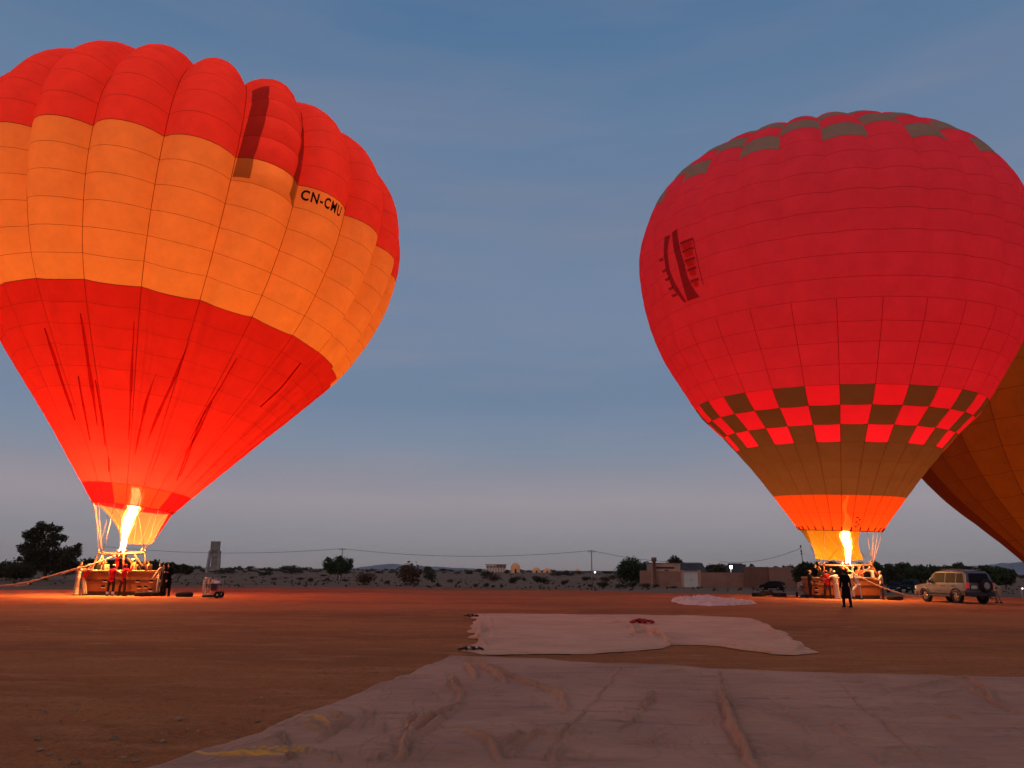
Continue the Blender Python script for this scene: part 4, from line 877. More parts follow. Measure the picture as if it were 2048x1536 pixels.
# ------------------------------------------------------------------ background
def hit(px, py, ymax=1500):
    """where the line of sight through a photograph pixel meets the ground"""
    d = pray(px, py); d = d/d[1]; lo = 3.0
    ys = np.geomspace(3, ymax, 500); pts = CAMP[None]+d[None]*ys[:, None]; below = pts[:, 2] < gz(pts[:, 0], pts[:, 1])
    i = int(np.argmax(below)) if below.any() else len(ys)-1
    p = pts[i].copy(); p[2] = gzs(p[0], p[1]); return p
def leaf_mat(name, c1, c2, tr=.35):
    m = bpy.data.materials.new(name); m.use_nodes = True; n = m.node_tree; n.nodes.clear()
    o = n.nodes.new('ShaderNodeOutputMaterial'); d = n.nodes.new('ShaderNodeBsdfDiffuse'); t = n.nodes.new('ShaderNodeBsdfTranslucent'); x = n.nodes.new('ShaderNodeMixShader'); x.inputs[0].default_value = tr
    g = n.nodes.new('ShaderNodeNewGeometry'); ns_ = n.nodes.new('ShaderNodeTexNoise'); ns_.inputs['Scale'].default_value = 1.1; ns_.inputs['Detail'].default_value = 4; n.links.new(g.outputs['Position'], ns_.inputs['Vector'])
    mr = n.nodes.new('ShaderNodeMapRange'); mr.inputs['From Min'].default_value = .35; mr.inputs['From Max'].default_value = .65; n.links.new(ns_.outputs['Fac'], mr.inputs['Value'])
    mxx = n.nodes.new('ShaderNodeMix'); mxx.data_type = 'RGBA'; n.links.new(mr.outputs[0], mxx.inputs['Factor']); mxx.inputs['A'].default_value = (*c1, 1); mxx.inputs['B'].default_value = (*c2, 1)
    n.links.new(mxx.outputs['Result'], d.inputs['Color']); n.links.new(mxx.outputs['Result'], t.inputs['Color'])
    n.links.new(d.outputs[0], x.inputs[1]); n.links.new(t.outputs[0], x.inputs[2]); n.links.new(x.outputs[0], o.inputs[0]); return m
LEAF_D = leaf_mat('dark_foliage', (.105, .085, .04), (.06, .055, .03)); LEAF_G = leaf_mat('olive_foliage', (.10, .12, .05), (.06, .075, .035)); LEAF_S = leaf_mat('dry_scrub', (.15, .105, .06), (.10, .078, .045)); LEAF_B = leaf_mat('brown_scrub', (.20, .11, .055), (.12, .07, .04))
BARK = mat('bark', (.14, .085, .055), .9, .1, var=.4, vscale=6, bump=.4)
LIME = mat('limewashed_trunk', (.75, .68, .6), .8, .2)
def leaves(clumps, n, size, seed=0, flat=.8):
    g = np.random.default_rng(seed); c = np.array([q[0] for q in clumps], float); r = np.array([q[1] for q in clumps], float); w = r**2; w /= w.sum()
    idx = g.choice(len(clumps), n, p=w); v = g.normal(size=(n, 3)); v /= np.linalg.norm(v, axis=1)[:, None]; rad = g.random(n)**.42
    p = c[idx]+v*(rad*r[idx])[:, None]*np.array([1, 1, flat])
    p += .12*r[idx][:, None]*g.normal(size=(n, 3))
    a = g.normal(size=(n, 3)); a /= np.linalg.norm(a, axis=1)[:, None]; b = np.cross(a, g.normal(size=(n, 3))); b /= np.linalg.norm(b, axis=1)[:, None]
    s = size*(.6+.8*g.random(n))[:, None]
    V = np.stack([p-a*s, p+b*s*.55, p+a*s, p-b*s*.55], 1).reshape(-1, 3); F = np.arange(4*n).reshape(-1, 4)
    return V, F
def limb_tree(b, base, clumps, r0, seed=0, fork=.3):
    g = random.Random(seed); base = np.array(base, float); top = np.mean([c[0] for c in clumps], axis=0); fk = base+(top-base)*fork
    b.tube([base-np.array([0, 0, .3]), base+(fk-base)*.5+np.array([g.uniform(-.1, .1), 0, 0]), fk], [r0*1.25, r0, r0*.85], 7)
    for c in clumps:
        e = np.array(c[0]); m = fk+(e-fk)*.5+np.array([g.uniform(-.1, .1), g.uniform(-.1, .1), .15])*np.linalg.norm(e-fk)*.4
        b.tube([fk, m, e], [r0*.55, r0*.32, r0*.1], 5)
def tree(px_clumps, base, Y, n, size, leafm, label, group=None, r0=.2, seed=0, trunk=BARK, fork=.3, flat=.85):
    k = Y/FPX; b0 = np.array(base, float); g = random.Random(seed)
    cl = [(np.array(at(px, py, Y))-b0+np.array([0, g.uniform(-.5, .5)*r*k*1.6, 0]), r*k) for px, py, r in px_clumps]
    root = empty('tree', b0, 0, label, 'tree', group)
    V, F = leaves(cl, n, size, seed, flat); mesh('crown', V, F, leafm, root, False)
    b = MB(); limb_tree(b, (0, 0, 0), cl, r0, seed, fork); b.build('trunk', trunk, root, smooth_=True); return root
# big tree at far left
b0 = hit(90, 1160); Y = float(b0[1])
tree([(86, 1054, 12), (104, 1057, 11), (118, 1058, 8), (72, 1062, 9), (60, 1070, 10), (80, 1072, 13), (102, 1074, 12), (122, 1076, 9), (54, 1074, 5), (68, 1086, 14), (92, 1088, 13), (112, 1088, 8), (46, 1095, 9), (62, 1103, 14), (86, 1106, 18), (110, 1108, 15), (132, 1104, 12), (150, 1098, 10), (157, 1090, 5), (158, 1108, 7), (140, 1116, 15), (70, 1124, 22), (100, 1128, 25), (130, 1132, 20), (50, 1122, 12), (40, 1118, 5), (41, 1095, 3)],
     b0, Y, 15000, .20, LEAF_D, 'large dark feathery tree rising behind the left basket', r0=.32, seed=4, fork=.25)
for k, (px, py, w, h) in enumerate([(12, 1158, 46, 36), (42, 1160, 36, 32), (-25, 1158, 40, 34)]):
    p = hit(px, py+3); Y = float(p[1]); tree([(px-w*.3, py-h*.5, h*.5), (px, py-h*.55, h*.5), (px+w*.3, py-h*.5, h*.48)], p, Y, 2600, .2, LEAF_D, ['dark bushy thicket at the left edge below the large tree', 'dark bushy thicket just left of the large feathery tree trunk', 'dark bushy thicket cut by the left picture edge'][k], 'thickets at the left edge', r0=.1, seed=20+k)
for k, (px, h) in enumerate([(178, 30), (205, 26), (235, 30), (268, 24), (300, 26), (330, 22), (356, 18)]):
    py = 1152; p = np.array(at(px, py, 150.)); p[2] = gzs(p[0], p[1]); hh = h*1.0
    tree([(px-10, 1146-hh*.45, hh*.45), (px+8, 1146-hh*.5, hh*.48), (px+20, 1147-hh*.4, hh*.4)], p, 150., 1500, .32, LEAF_D, 'low dark tree behind the left basket, %s in its line' % ['first after the large feathery tree', 'second from the large feathery tree', 'third from the large feathery tree', 'the middle one', 'third from the water tower', 'second from the water tower', 'nearest the water tower'][k], 'low trees behind the left basket', r0=.12, seed=30+k)
# small round tree at centre left
b0 = hit(676, 1162); Y = float(b0[1])
tree([(660, 1128, 13), (676, 1123, 12), (694, 1128, 12), (668, 1136, 13), (686, 1136, 13), (700, 1134, 8), (654, 1134, 9), (664, 1142, 8), (692, 1142, 7), (702, 1122, 6), (656, 1119, 6), (680, 1117, 6)], b0, Y, 5200, .19, LEAF_G, 'small round olive tree with a pale trunk, in front of the left utility pole', r0=.14, seed=8, trunk=BARK, fork=.42)
b = MB(); q = b0+np.array([.22, 0, 0]); b.tube([q, q+np.array([.05, 0, .7]), q+np.array([.12, 0, 1.3])], [.12, .1, .08], 7)
o = b.build('trunk', LIME, bpy.data.objects['tree.00%d' % 0] if False else None, smooth_=True); _t = [t for t in bpy.data.objects if t.get('label', '').startswith('small round olive')][0]; o.parent = _t; o.matrix_parent_inverse = Matrix.Translation(-Vector(_t.location))
# trees at the compound
def simple(px, py_top, py_base, w, Yoff, n, leafm, label, group=None, seed=0, size=.25, Yset=None):
    if Yset: p = np.array(at(px, py_base, Yset)); p[2] = gzs(p[0], p[1])
    else: p = hit(px, py_base)
    Y = float(p[1]); h = py_base-py_top; g = random.Random(seed); cl = []
    m = max(5, int(w/6))
    for i in range(m):
        t = (i+.5)/m*2-1; rr = min(h*.32, w*.26)*g.uniform(.75, 1.15); cl.append((px+t*(w/2-rr*.8), py_base-h*.55-h*.30*(1-t*t)*g.uniform(.5, 1.1)+rr*.2, rr))
    cl.append((px, py_base-h*.45, h*.34)); cl.append((px-w*.2, py_base-h*.35, h*.3)); cl.append((px+w*.2, py_base-h*.35, h*.3))
    return tree(cl, p, Y, n, size, leafm, label, group, r0=.14, seed=seed)
simple(1262, 1116, 1172, 62, 0, 5200, LEAF_G, 'broad dark tree at the left end of the walled compound', seed=41, size=.22)
simple(1292, 1120, 1172, 36, 0, 2400, LEAF_G, 'smaller dark tree touching the pink house corner', seed=42, size=.22)
simple(1350, 1110, 1165, 44, 0, 2600, LEAF_D, 'tree crown showing above the flat roof of the pink house', seed=43, Yset=172., size=.25)
simple(1318, 1118, 1165, 16, 0, 900, LEAF_D, 'slim treetop just right of the round chimney', seed=44, Yset=172., size=.25)
simple(1425, 1121, 1166, 34, 0, 1800, LEAF_D, 'treetop above the low wall, left of the white floodlight', seed=45, Yset=172., size=.25)
simple(1442, 1128, 1168, 40, 0, 2200, LEAF_S, 'pale olive tree behind the low wall, below the white floodlight', seed=46, Yset=166., size=.25)
simple(1485, 1126, 1166, 36, 0, 1800, LEAF_D, 'treetop above the wall, right of the white floodlight', seed=47, Yset=172., size=.25)
for k, px in enumerate(range(1505, 1600, 15)):
    simple(px+(k*7) % 5, 1126+(k*5) % 6, 1160, 17, 0, 500, LEAF_D, 'small far treetop over the long high wall, %s' % ['leftmost of the row', 'second from the left', 'third from the left', 'in the middle of the row', 'third from the right basket', 'second from the right basket', 'nearest the right basket'][k], 'far treetops over the long wall', seed=50+k, Yset=240., size=.4)
_tl = {1612: 'greenish tree just behind the left end of the right basket', 1636: 'tree behind the left burner upright of the right basket', 1662: 'dark tree behind the red jacket by the right basket', 1690: 'dark tree right behind the right burner', 1720: 'dark tree behind the pushing crew of the right basket', 1748: 'dark tree behind the right end of the right basket', 1778: 'round tree in the gap right of the right basket', 1806: 'tree rising above the low black car', 1836: 'tree above the tall black car', 1862: 'tree above the bonnet of the silver off-roader', 1890: 'tree above the front windows of the silver off-roader', 1917: 'taller tree crown above the silver off-roader roof', 1940: 'low tree above the rear roof edge of the silver off-roader', 1966: 'broad tree above the spare wheel of the silver off-roader', 1992: 'tree just right of the silver off-roader', 2012: 'last tree of the dark row, thinning out at the right'}
for k, (px, tp) in enumerate([(1612, 1122), (1636, 1126), (1662, 1124), (1690, 1120), (1720, 1124), (1748, 1122), (1778, 1128), (1806, 1124), (1836, 1131), (1862, 1130), (1890, 1133), (1917, 1126), (1940, 1134), (1966, 1129), (1992, 1133), (2012, 1140)]):
    simple(px, tp, 1172, 44, 0, 2600, LEAF_G if k % 3 else LEAF_D, _tl[px], 'tree row behind the right basket', seed=70+k, Yset=135.+(k % 4)*8, size=.30)
# scrub bushes on the plain (four meshes shared by all)
proto = []
for k in range(5):
    g = random.Random(k+90); cl = [((g.uniform(-.34, .34), g.uniform(-.3, .3), g.uniform(.2, .62)), g.uniform(.2, .32)) for _ in range(7)]
    V, F = leaves(cl, 750, .055, 90+k, .9); me = bpy.data.meshes.new('shrub'); me.from_pydata(V.tolist(), [], F.tolist()); me.materials.append([LEAF_S, LEAF_D, LEAF_B, LEAF_S, LEAF_D][k]); proto.append(me)
def shrub(px, py, w, h, k, label, group=None):
    p = hit(px, py); s = p[1]/FPX; o = bpy.data.objects.new('shrub', proto[k % 5]); COL.objects.link(o); o.location = (p[0], p[1], p[2]-.03)
    o.scale = (w*s*1.05, w*s*.9, h*s*1.25); o.rotation_euler = (0, 0, (px*.37) % 6.28); return tag(o, label, 'shrub', group)
shrub(824, 1171, 64, 42, 2, 'largest brown bush at the far edge of the field, centre left'); shrub(727, 1170, 46, 24, 2, 'wide low brown bush just right of the round olive tree'); shrub(582, 1149, 58, 17, 3, 'wide pale scrub bush far out on the plain, left of the round olive tree')
shrub(860, 1166, 28, 24, 1, 'dark bush close behind the largest brown bush, on its right'); shrub(1478, 1173, 48, 22, 1, 'straggly dark bush growing against the compound wall')
shrub(445, 1148, 52, 8, 3, 'low flat scrub patch below the concrete water tower'); shrub(860, 1147, 24, 15, 0, 'grey bush on the plain above the dark bush, centre left')
SG = 'small bushes scattered over the plain'; LM = [(426, 'the water tower'), (582, 'the wide pale scrub bush'), (676, 'the round olive tree'), (824, 'the largest brown bush'), (992, 'the far pink building'), (1031, 'the tallest glowing dome'), (1094, 'the third glowing dome'), (1183, 'the lone utility pole'), (1262, 'the left compound tree'), (1345, 'the pink house')]
_seen = {}
def SLB(px, py, w, h):
    q = min(LM, key=lambda t: abs(t[0]-px)); side = 'below' if abs(px-q[0]) < 9 else ('right of' if px > q[0] else 'left of')
    a = '%s%s bush %s %s, %s' % ('wide ' if w > 25 else ('tiny ' if w < 11 else ('small ' if w < 19 else '')), 'low scrub' if h < 6 else ('rounded scrub' if h > 9 else 'scrub'), side, q[1], 'by the field edge' if py-(px-1024)*.0085 > 1168 else ('mid plain' if py-(px-1024)*.0085 > 1152 else 'near the skyline'))
    _seen[a] = _seen.get(a, 0)+1
    return a if _seen[a] == 1 else a+[', second', ', third', ', fourth', ', fifth'][_seen[a]-2]
for k, (px, py, w, h) in enumerate([(499, 1139, 20, 7), (532, 1153, 30, 9), (645, 1153, 20, 4), (775, 1170, 14, 9), (938, 1148, 18, 7), (954, 1145, 18, 8), (974, 1159, 24, 17), (990, 1163, 34, 14), (1014, 1148, 14, 8), (1027, 1167, 24, 15), (1049, 1163, 12, 8), (1082, 1169, 36, 15), (1070, 1160, 24, 8), (1122, 1153, 50, 9), (1129, 1170, 17, 11), (970, 1176, 15, 10), (986, 1176, 8, 6), (950, 1175, 12, 7), (900, 1166, 10, 7), (918, 1166, 6, 4), (878, 1174, 14, 7), (1003, 1176, 8, 6), (1155, 1147, 22, 5), (1178, 1163, 30, 9), (1216, 1148, 24, 6), (1180, 1175, 9, 7), (1205, 1176, 24, 12), (1213, 1164, 28, 10), (1240, 1178, 22, 10), (1262, 1175, 26, 12), (1290, 1177, 22, 11), (1312, 1176, 14, 7), (1228, 1160, 20, 10),
      (505, 1158, 12, 5), (548, 1160, 14, 5), (573, 1158, 10, 4), (602, 1161, 14, 6), (622, 1164, 18, 8), (655, 1163, 12, 6), (448, 1156, 10, 4), (760, 1148, 20, 6), (368, 1150, 30, 10), (885, 1142, 26, 5), (1040, 1144, 20, 5), (1100, 1143, 26, 5), (1345, 1177, 18, 5), (690, 1164, 12, 6)]): shrub(px, py, w, h, k, SLB(px, py, w, h), SG)
g = random.Random(33)                                 # low grass tufts and dead scrub nobody would count
V_, F_, n0 = [], [], 0
for k in range(900):
    px = g.uniform(-100, 2150); py = 1140+g.random()**.6*40+(px-1024)*.0085
    p = hit(px, py)
    if p[2] > -.3 or p[1] > 700: continue
    s = g.uniform(.2, .6); v, f = leaves([((0, 0, .25*s), .35*s)], 22, .12*s+p[1]*.0006, k, .5); V_.append(v+p); F_ += (f+n0).tolist(); n0 += len(v)
o = mesh('ground_scrub', np.concatenate(V_), F_, LEAF_S, None, False); tag(o, kind='stuff')
# dark far line of vegetation along the horizon
V_, F_, n0 = [], [], 0
for k in range(420):
    px = -60+k*5.2+g.uniform(-3, 3); Yk = g.uniform(420, 800); p = np.array(at(px, 1140, Yk)); p[2] = gzs(p[0], p[1]); s = g.uniform(1.2, 2.6)*(Yk/600)*(1 if px < 620 or px > 1500 else .65)
    v, f = leaves([((0, 0, .5*s), s*.9), ((s, 0, .4*s), s*.7)], 46, .34*s, k, .55); V_.append(v+p); F_ += (f+n0).tolist(); n0 += len(v)
o = mesh('far_vegetation', np.concatenate(V_), F_, LEAF_D, None, False); tag(o, kind='stuff')

# utility poles and wires
POLE = mat('concrete_pole', (.45, .36, .3), .85, .1, var=.3, vscale=4); WIRE = mat('black_wire', (.03, .03, .035), .6, .2)
def pole(px, py_top, Y, label, name='utility_pole', group='utility poles'):
    t = np.array(at(px, py_top, Y)); z0 = gzs(t[0], Y); r = empty(name, (t[0], Y, z0), 0, label, 'utility pole', group); H_ = t[2]-z0
    b = MB(); b.tube([(0, 0, -.3), (0, 0, H_)], [.17, .10], 8); b.build('post', POLE, r, smooth_=True)
    b = MB(); b.box((0, 0, H_-.28), (1.5, .12, .14)); b.build('crossarm', POLE, r)
    for x in (-.65, 0, .65): b = MB(); b.lathe([(0, 0), (.07, 0), (.05, .12), (.07, .14), (0, .24)], (x, 0, H_-.2+(.12 if x == 0 else 0)), seg=8); b.build('insulator', POLE, r)
    return t
def wire(a, c, sag, label, r=.022):
    n = 24; b = MB(); P_ = [(a[0]+(c[0]-a[0])*t, a[1]+(c[1]-a[1])*t, a[2]+(c[2]-a[2])*t-sag*4*t*(1-t)) for t in np.linspace(0, 1, n)]; b.tube(P_, r, 4); o = b.build('power_line', WIRE); return tag(o, label, 'power line', 'power lines')
pA = pole(685, 1097, 186., 'grey utility pole rising behind the round olive tree'); pB = pole(1183, 1101, 170., 'grey utility pole standing alone on the plain at centre right')
pL = np.array([pA[0]-58, 188., pA[2]+.1]); wire(pL, pA, 1.3, 'wire sagging from the olive-tree pole towards the left balloon', .035); wire(pA, pB, 1.5, 'long wire sagging between the two utility poles', .035)
pR = np.array(at(1400, 1125, 168.)); wire(pB, pR, .7, 'wire falling from the lone right pole towards the compound', .035)
pC = np.array(at(1601, 1090, 140.)); pC0 = np.array([pC[0]+.35, 140., gzs(pC[0], 140.)])
r = empty('lamp_mast', pC0, 0, 'thin leaning mast with small insulators left of the right balloon', 'mast'); b = MB(); b.tube([(0, 0, 0), tuple(pC-pC0)], [.09, .04], 6); b.build('post', WIRE, r, smooth_=True)
for q in (.97, .86, .80): b = MB(); b.ell(tuple((pC-pC0)*q), (.16, .16, .2), 8, 6); b.build('insulator', WIRE, r, smooth_=True)
wire(pC*.93+pC0*.07, np.array(at(1440, 1123, 150.)), 1.0, 'thin wire from the leaning mast down to the compound', .03)

# water tower
TOW = mat('weathered_concrete', (.50, .38, .31), .9, .1, var=.35, vscale=.6, bump=.3); TOWD = mat('tank_concrete', (.36, .29, .21), .9, .1, var=.35, vscale=.5)
Yt = 400.; k = Yt/FPX; c = np.array(at(426, 1136, Yt)); zg = gzs(c[0], Yt); r = empty('water_tower', (c[0], Yt, zg), math.radians(20), 'tall concrete water tower with open legs on the left skyline', 'water tower')
Ht = at(428, 1083, Yt)[2]-zg; hw = 2.45; tk = 4.6
b = MB(); b.box((.2, 0, Ht-tk/2), (hw*1.9, hw*1.9, tk)); b.box((.2, 0, Ht-.1), (hw*2.0, hw*2.0, .25)); b.build('tank', TOWD, r)
for sx in (-1, 1):
    for sy in (-1, 1): b = MB(); b.tube([(sx*hw*1.12, sy*hw*1.12, -1), (sx*hw*.88+.2, sy*hw*.88, Ht-tk)], [.85, .8], 4); b.build('leg', TOW, r)
for z in (.25, .48, .75): 
    hh = (Ht-tk)*z; w2 = hw*(1.12-.3*z)
    b = MB()
    for sx in (-1, 1): b.box((sx*w2, 0, hh), (.45, w2*2, .5)); b.box((0, sx*w2, hh), (w2*2, .45, .5))
    b.build('brace_ring', TOW, r)
b = MB(); b.box((.3, 0, (Ht-tk)*.55), (3.0, 3.0, (Ht-tk)*1.0)); b.build('service_shaft', TOW, r)
b = MB(); b.box((-.2, 0, (Ht-tk)*.13), (hw*2.25, hw*2.25, 1.1)); b.build('lower_platform', TOW, r)

# distant buildings at the horizon
FARW = mat('far_pink_wall', (.62, .33, .22), .9, .1, var=.2, vscale=.1); FARP = mat('far_pale_wall', (.8, .62, .5), .9, .1); FARR = mat('far_roof', (.30, .16, .11), .9, .1); DARKW = mat('dark_opening', (.04, .03, .03), .7, .2)
GLOWD = mat('lit_dome_cloth', (.75, .33, .14), .9, .1, var=.2, vscale=.3, emit=(1, .36, .16), estr=.09)
Yd = 620.; kd = Yd/FPX; c = np.array(at(992, 1140, Yd)); zg = gzs(c[0], Yd); r = empty('far_building', (c[0], Yd, zg), 0, 'long pink building with a pale arcade on the horizon', 'building')
W2 = 40*kd; H2 = at(992, 1129, Yd)[2]-zg; b = MB(); b.box((-W2*.22, 0, H2*.45), (W2*.52, 7, H2*.9)); b.box((W2*.24, .5, H2*.5), (W2*.5, 6, H2)); b.build('wall', FARW, r); b = MB(); b.box((0, 0, H2*.95+.25), (W2*1.04, 8, .5)); b.build('roof', FARR, r)
for i in range(8): b = MB(); b.box((-W2*.45+W2*.9*i/7, -3.7, H2*.32), (1.2, .5, H2*.5)); b.build('pillar', FARP, r)
for i in range(6): b = MB(); b.box((-W2*.4+W2*.8*i/5, -3.6, H2*.72), (.8, .35, .9)); b.build('window', DARKW, r)
for k_, (px, pt, w, lab) in enumerate([(1031, 1126, 18, 'tallest glowing orange dome right of the far pink building'), (1073, 1135, 17, 'low glowing orange dome, second from the far pink building'), (1094, 1136.5, 16, 'low glowing orange dome, third from the far pink building'), (1155, 1138, 12, 'smallest glowing orange dome, left of the lone utility pole')]):
    c = np.array(at(px, 1140, Yd)); zg = gzs(c[0], Yd); Hh = at(px, pt, Yd)[2]-zg; R_ = w*kd/2; r = empty('far_dome', (c[0], Yd, zg), 0, lab, 'domed tent', 'glowing domes on the horizon')
    pr = [(R_, 0)]+[(R_*math.cos(t), max(0, Hh-R_)+min(R_, Hh)*math.sin(t)) for t in np.linspace(0, 1.5, 8)]+[(0, Hh)]
    b = MB(); b.lathe(pr, (0, 0, 0), seg=20); b.build('dome_cloth', GLOWD, r, smooth_=True); b = MB(); b.box((0, -R_-.02, Hh*.2), (R_*.4, .5, Hh*.4)); b.build('doorway', DARKW, r)

# walled compound
ADO = mat('adobe_plaster', (.40, .20, .13), .95, .05, var=.25, vscale=.6, bump=.5, bscale=3); ADO2 = mat('dark_adobe', (.27, .125, .08), .95, .05, var=.3, vscale=.5, bump=.5, bscale=3); ADO3 = mat('pink_plaster', (.56, .31, .21), .95, .05, var=.15, vscale=.5)
GATE = mat('white_gate', (.70, .64, .52), .6, .3, var=.08, vscale=1.5); ROOFD = mat('dark_roof_sheet', (.09, .075, .07), .7, .2, var=.3, vscale=1)
Yw = 150.
def zpx(px, py, Y): return at(px, py, Y)[2]
def xpx(px, Y): return at(px, 1150, Y)[0]
def wallseg(px0, px1, pt, Y, name, m, label, parts=None, th=.35, Y1=None):
    Y1 = Y1 or Y; a = np.array([xpx(px0, Y), Y]); c = np.array([xpx(px1, Y1), Y1]); zg = min(gzs(*a), gzs(*c))-.3; zt = zpx((px0+px1)/2, pt, (Y+Y1)/2)
    L = float(np.linalg.norm(c-a)); r = empty(name, (a[0], a[1], zg), math.atan2(c[1]-a[1], c[0]-a[0]), label, 'wall', 'compound walls'); n = max(6, int(L/1.2)); b = MB(); V = []
    g = random.Random(int(px0))
    tops = [zt-zg+g.uniform(-.05, .05) for _ in range(n+1)]
    for y in (-th/2, th/2):
        for i in range(n+1): V.append((L*i/n, y, 0))
        for i in range(n+1): V.append((L*i/n, y*.8, tops[i]))
    F = []; s = n+1
    for i in range(n): F += [[i, i+1, s+i+1, s+i], [2*s+i+1, 2*s+i, 3*s+i, 3*s+i+1], [s+i, s+i+1, 3*s+i+1, 3*s+i]]
    F += [[0, s, 3*s, 2*s], [n, 2*s+n, 3*s+n, s+n]]
    b.add(V, F); w_ = b.build('wall_face', m, r); b = MB(); b.box((L/2, 0, min(tops)+.04), (L, th*.95, .07)); b.build('coping', ADO3, r); return r, zt-zg, L
# pink house
x0, x1 = xpx(1302, Yw+3), xpx(1360, Yw+3); zb = gzs(x0, Yw+3)-.3; zt = zpx(1330, 1127.5, Yw+3)
hs = empty('pink_house', ((x0+x1)/2, Yw+3, zb), 0, 'flat roofed pink adobe house with a dark veranda slit', 'house'); Wd = x1-x0; Hh = zt-zb
b = MB(); b.box((0, 2, Hh/2), (Wd, 5, Hh)); b.build('wall', ADO3, hs); b = MB(); b.box((0, 2, Hh+.08), (Wd+.2, 5.2, .16)); b.build('roof', ADO, hs)
for sx in (-1, 1): b = MB(); b.box((sx*(Wd/2-.35), -.62, Hh*.5), (.55, .25, Hh*.98)); b.build('pilaster', ADO3, hs)
b = MB(); b.box((-.1, -.56, Hh-.75), (Wd*.62, .14, .30)); b.build('veranda_slit', DARKW, hs)
b = MB(); b.box((.1, -.56, Hh-1.35), (.7, .12, .5)); b.build('window', DARKW, hs)
b = MB(); b.lathe([(.28, 0), (.26, zpx(1309, 1118, Yw+1.4)-zb-.6), (.5, zpx(1309, 1118, Yw+1.4)-zb-.4), (.5, zpx(1309, 1116, Yw+1.4)-zb+.1), (0, zpx(1309, 1116, Yw+1.4)-zb+.1)], (0, 0, 0), seg=12); ch = b.build('round_column', ADO2, None, smooth_=True); ch.location = (xpx(1309, Yw+1.4), Yw+1.4, zb); tag(ch, 'round dark column with a wide cap before the pink house', 'column')
wallseg(1280, 1364, 1142, Yw+4, 'compound_wall', ADO, 'adobe wall in front of the pink house, left of the white gate', Y1=Yw)
# gate
for px in (1364, 1398.5):
    zg = gzs(xpx(px, Yw), Yw)-.3; hh = zpx(px, 1141, Yw)-zg; b = MB(); b.box((0, 0, hh/2), (.42, .5, hh)); b.box((0, 0, hh+.05), (.52, .6, .1)); o = b.build('gate_pillar', ADO3, None); o.location = (xpx(px, Yw), Yw-.02, zg); tag(o, 'pink pillar on the %s side of the white gate' % ('left' if px < 1380 else 'right'), 'pillar', 'gate pillars')
gx0, gx1 = xpx(1366.5, Yw-.1), xpx(1395.8, Yw-.1); zg = gzs(gx0, Yw); gh = zpx(1380, 1144, Yw)-zg; gt = empty('metal_gate', ((gx0+gx1)/2, Yw-.1, zg), 0, 'closed white double gate in the compound wall', 'gate')
for s2 in (-1, 1): 
    b = MB(); b.box((s2*(gx1-gx0)/4, 0, gh/2), ((gx1-gx0)/2-.03, .06, gh)); lf = b.build('gate_leaf', GATE, gt)
    b = MB()
    for z in (.1, .5, .9): b.box((s2*(gx1-gx0)/4, -.05, gh*z), ((gx1-gx0)/2-.1, .04, .06))
    b.build('rail', GATE, lf)
b = MB(); b.box((.12, -.09, gh*.48), (.05, .06, .3)); b.build('handle', DARKW, gt)
b = MB(); b.box((0, 0, gh+.14), (gx1-gx0+.1, .35, .2)); b.build('lintel', ADO3, gt)
wallseg(1399, 1490, 1145.5, Yw, 'compound_wall', ADO, 'low adobe wall between the white gate and the high wall')
wallseg(1489, 1538, 1134, Yw-1, 'compound_wall', ADO2, 'high dark adobe wall behind the black car'); wallseg(1538, 1612, 1135, Yw-1.4, 'compound_wall', ADO, 'long high adobe wall running to the right basket')
# dark pitched sheds
for (a, c, pt, pe, Y_, lab) in ((1360, 1414, 1125.5, 1143, Yw+9, 'dark pitched shed roof right of the pink house'), (1458, 1494, 1126.5, 1144, Yw+12, 'dark pitched shed roof right of the floodlight')):
    x0, x1 = xpx(a, Y_), xpx(c, Y_); zg = gzs(x0, Y_)-.2; z1 = zpx(a, pe, Y_)-zg; z2 = zpx(a, pt, Y_)-zg; r = empty('shed', ((x0+x1)/2, Y_, zg), 0, lab, 'shed', 'dark sheds'); Wd = x1-x0
    b = MB(); b.box((0, 2, z1/2), (Wd*.94, 4, z1)); b.build('wall', ADO2, r)
    b = MB(); n = 10
    rf = b.add([(-Wd/2, -.3, z1-.05), (Wd/2, -.3, z1-.05), (Wd/2*.86, 2, z2), (-Wd/2*.72, 2, z2), (-Wd/2, 4.3, z1-.05), (Wd/2, 4.3, z1-.05)], [[0, 1, 2, 3], [3, 2, 5, 4], [0, 3, 4], [1, 5, 2], [0, 4, 5, 1]]).build('roof', ROOFD, r)
    for i in range(n): b = MB(); b.tube([(-Wd/2+Wd*(i+.5)/n, -.3, z1), ((-Wd/2+Wd*(i+.5)/n)*.84, 1.95, z2+.03)], .035, 4); b.build('roof_rib', ROOFD, rf)
# lights that are on
def fixture(px, py, Y, rad, e, label, col=(1, 1, .92), watts=0, mast=True):
    c = np.array(at(px, py, Y)); zg = gzs(c[0], Y); r = empty('wall_lamp' if not mast else 'floodlight', (c[0], Y, zg), 0, label, 'lamp'); h = c[2]-zg
    b = MB(); b.tube([(0, .15, 0), (0, .15, h+.1)], .04, 6); b.box((0, .12, h), (rad*2.4, .12, rad*2.2)); b.build('mount', POLE, r); b = MB(); b.ell((0, 0, h), (rad, rad*.5, rad), 12, 8)
    b.build('bulb', mat('lit_bulb', (1, 1, 1), .5, .2, emit=col, estr=e), r, smooth_=True)
    if watts: lamp('lamp_light', c-np.array([0, rad+.15, 0]), watts, rad, col)
fixture(1462, 1134, Yw+6, .27, 4, 'bright white floodlight on a mast above the low wall', (.9, 1, .9), 250); fixture(1337.5, 1143.5, Yw+1.6, .11, 4, 'small white lamp on the pink house front', mast=False, watts=12); fixture(1190, 1144.5, 158., .16, 4, 'small white lamp low beside the lone utility pole')
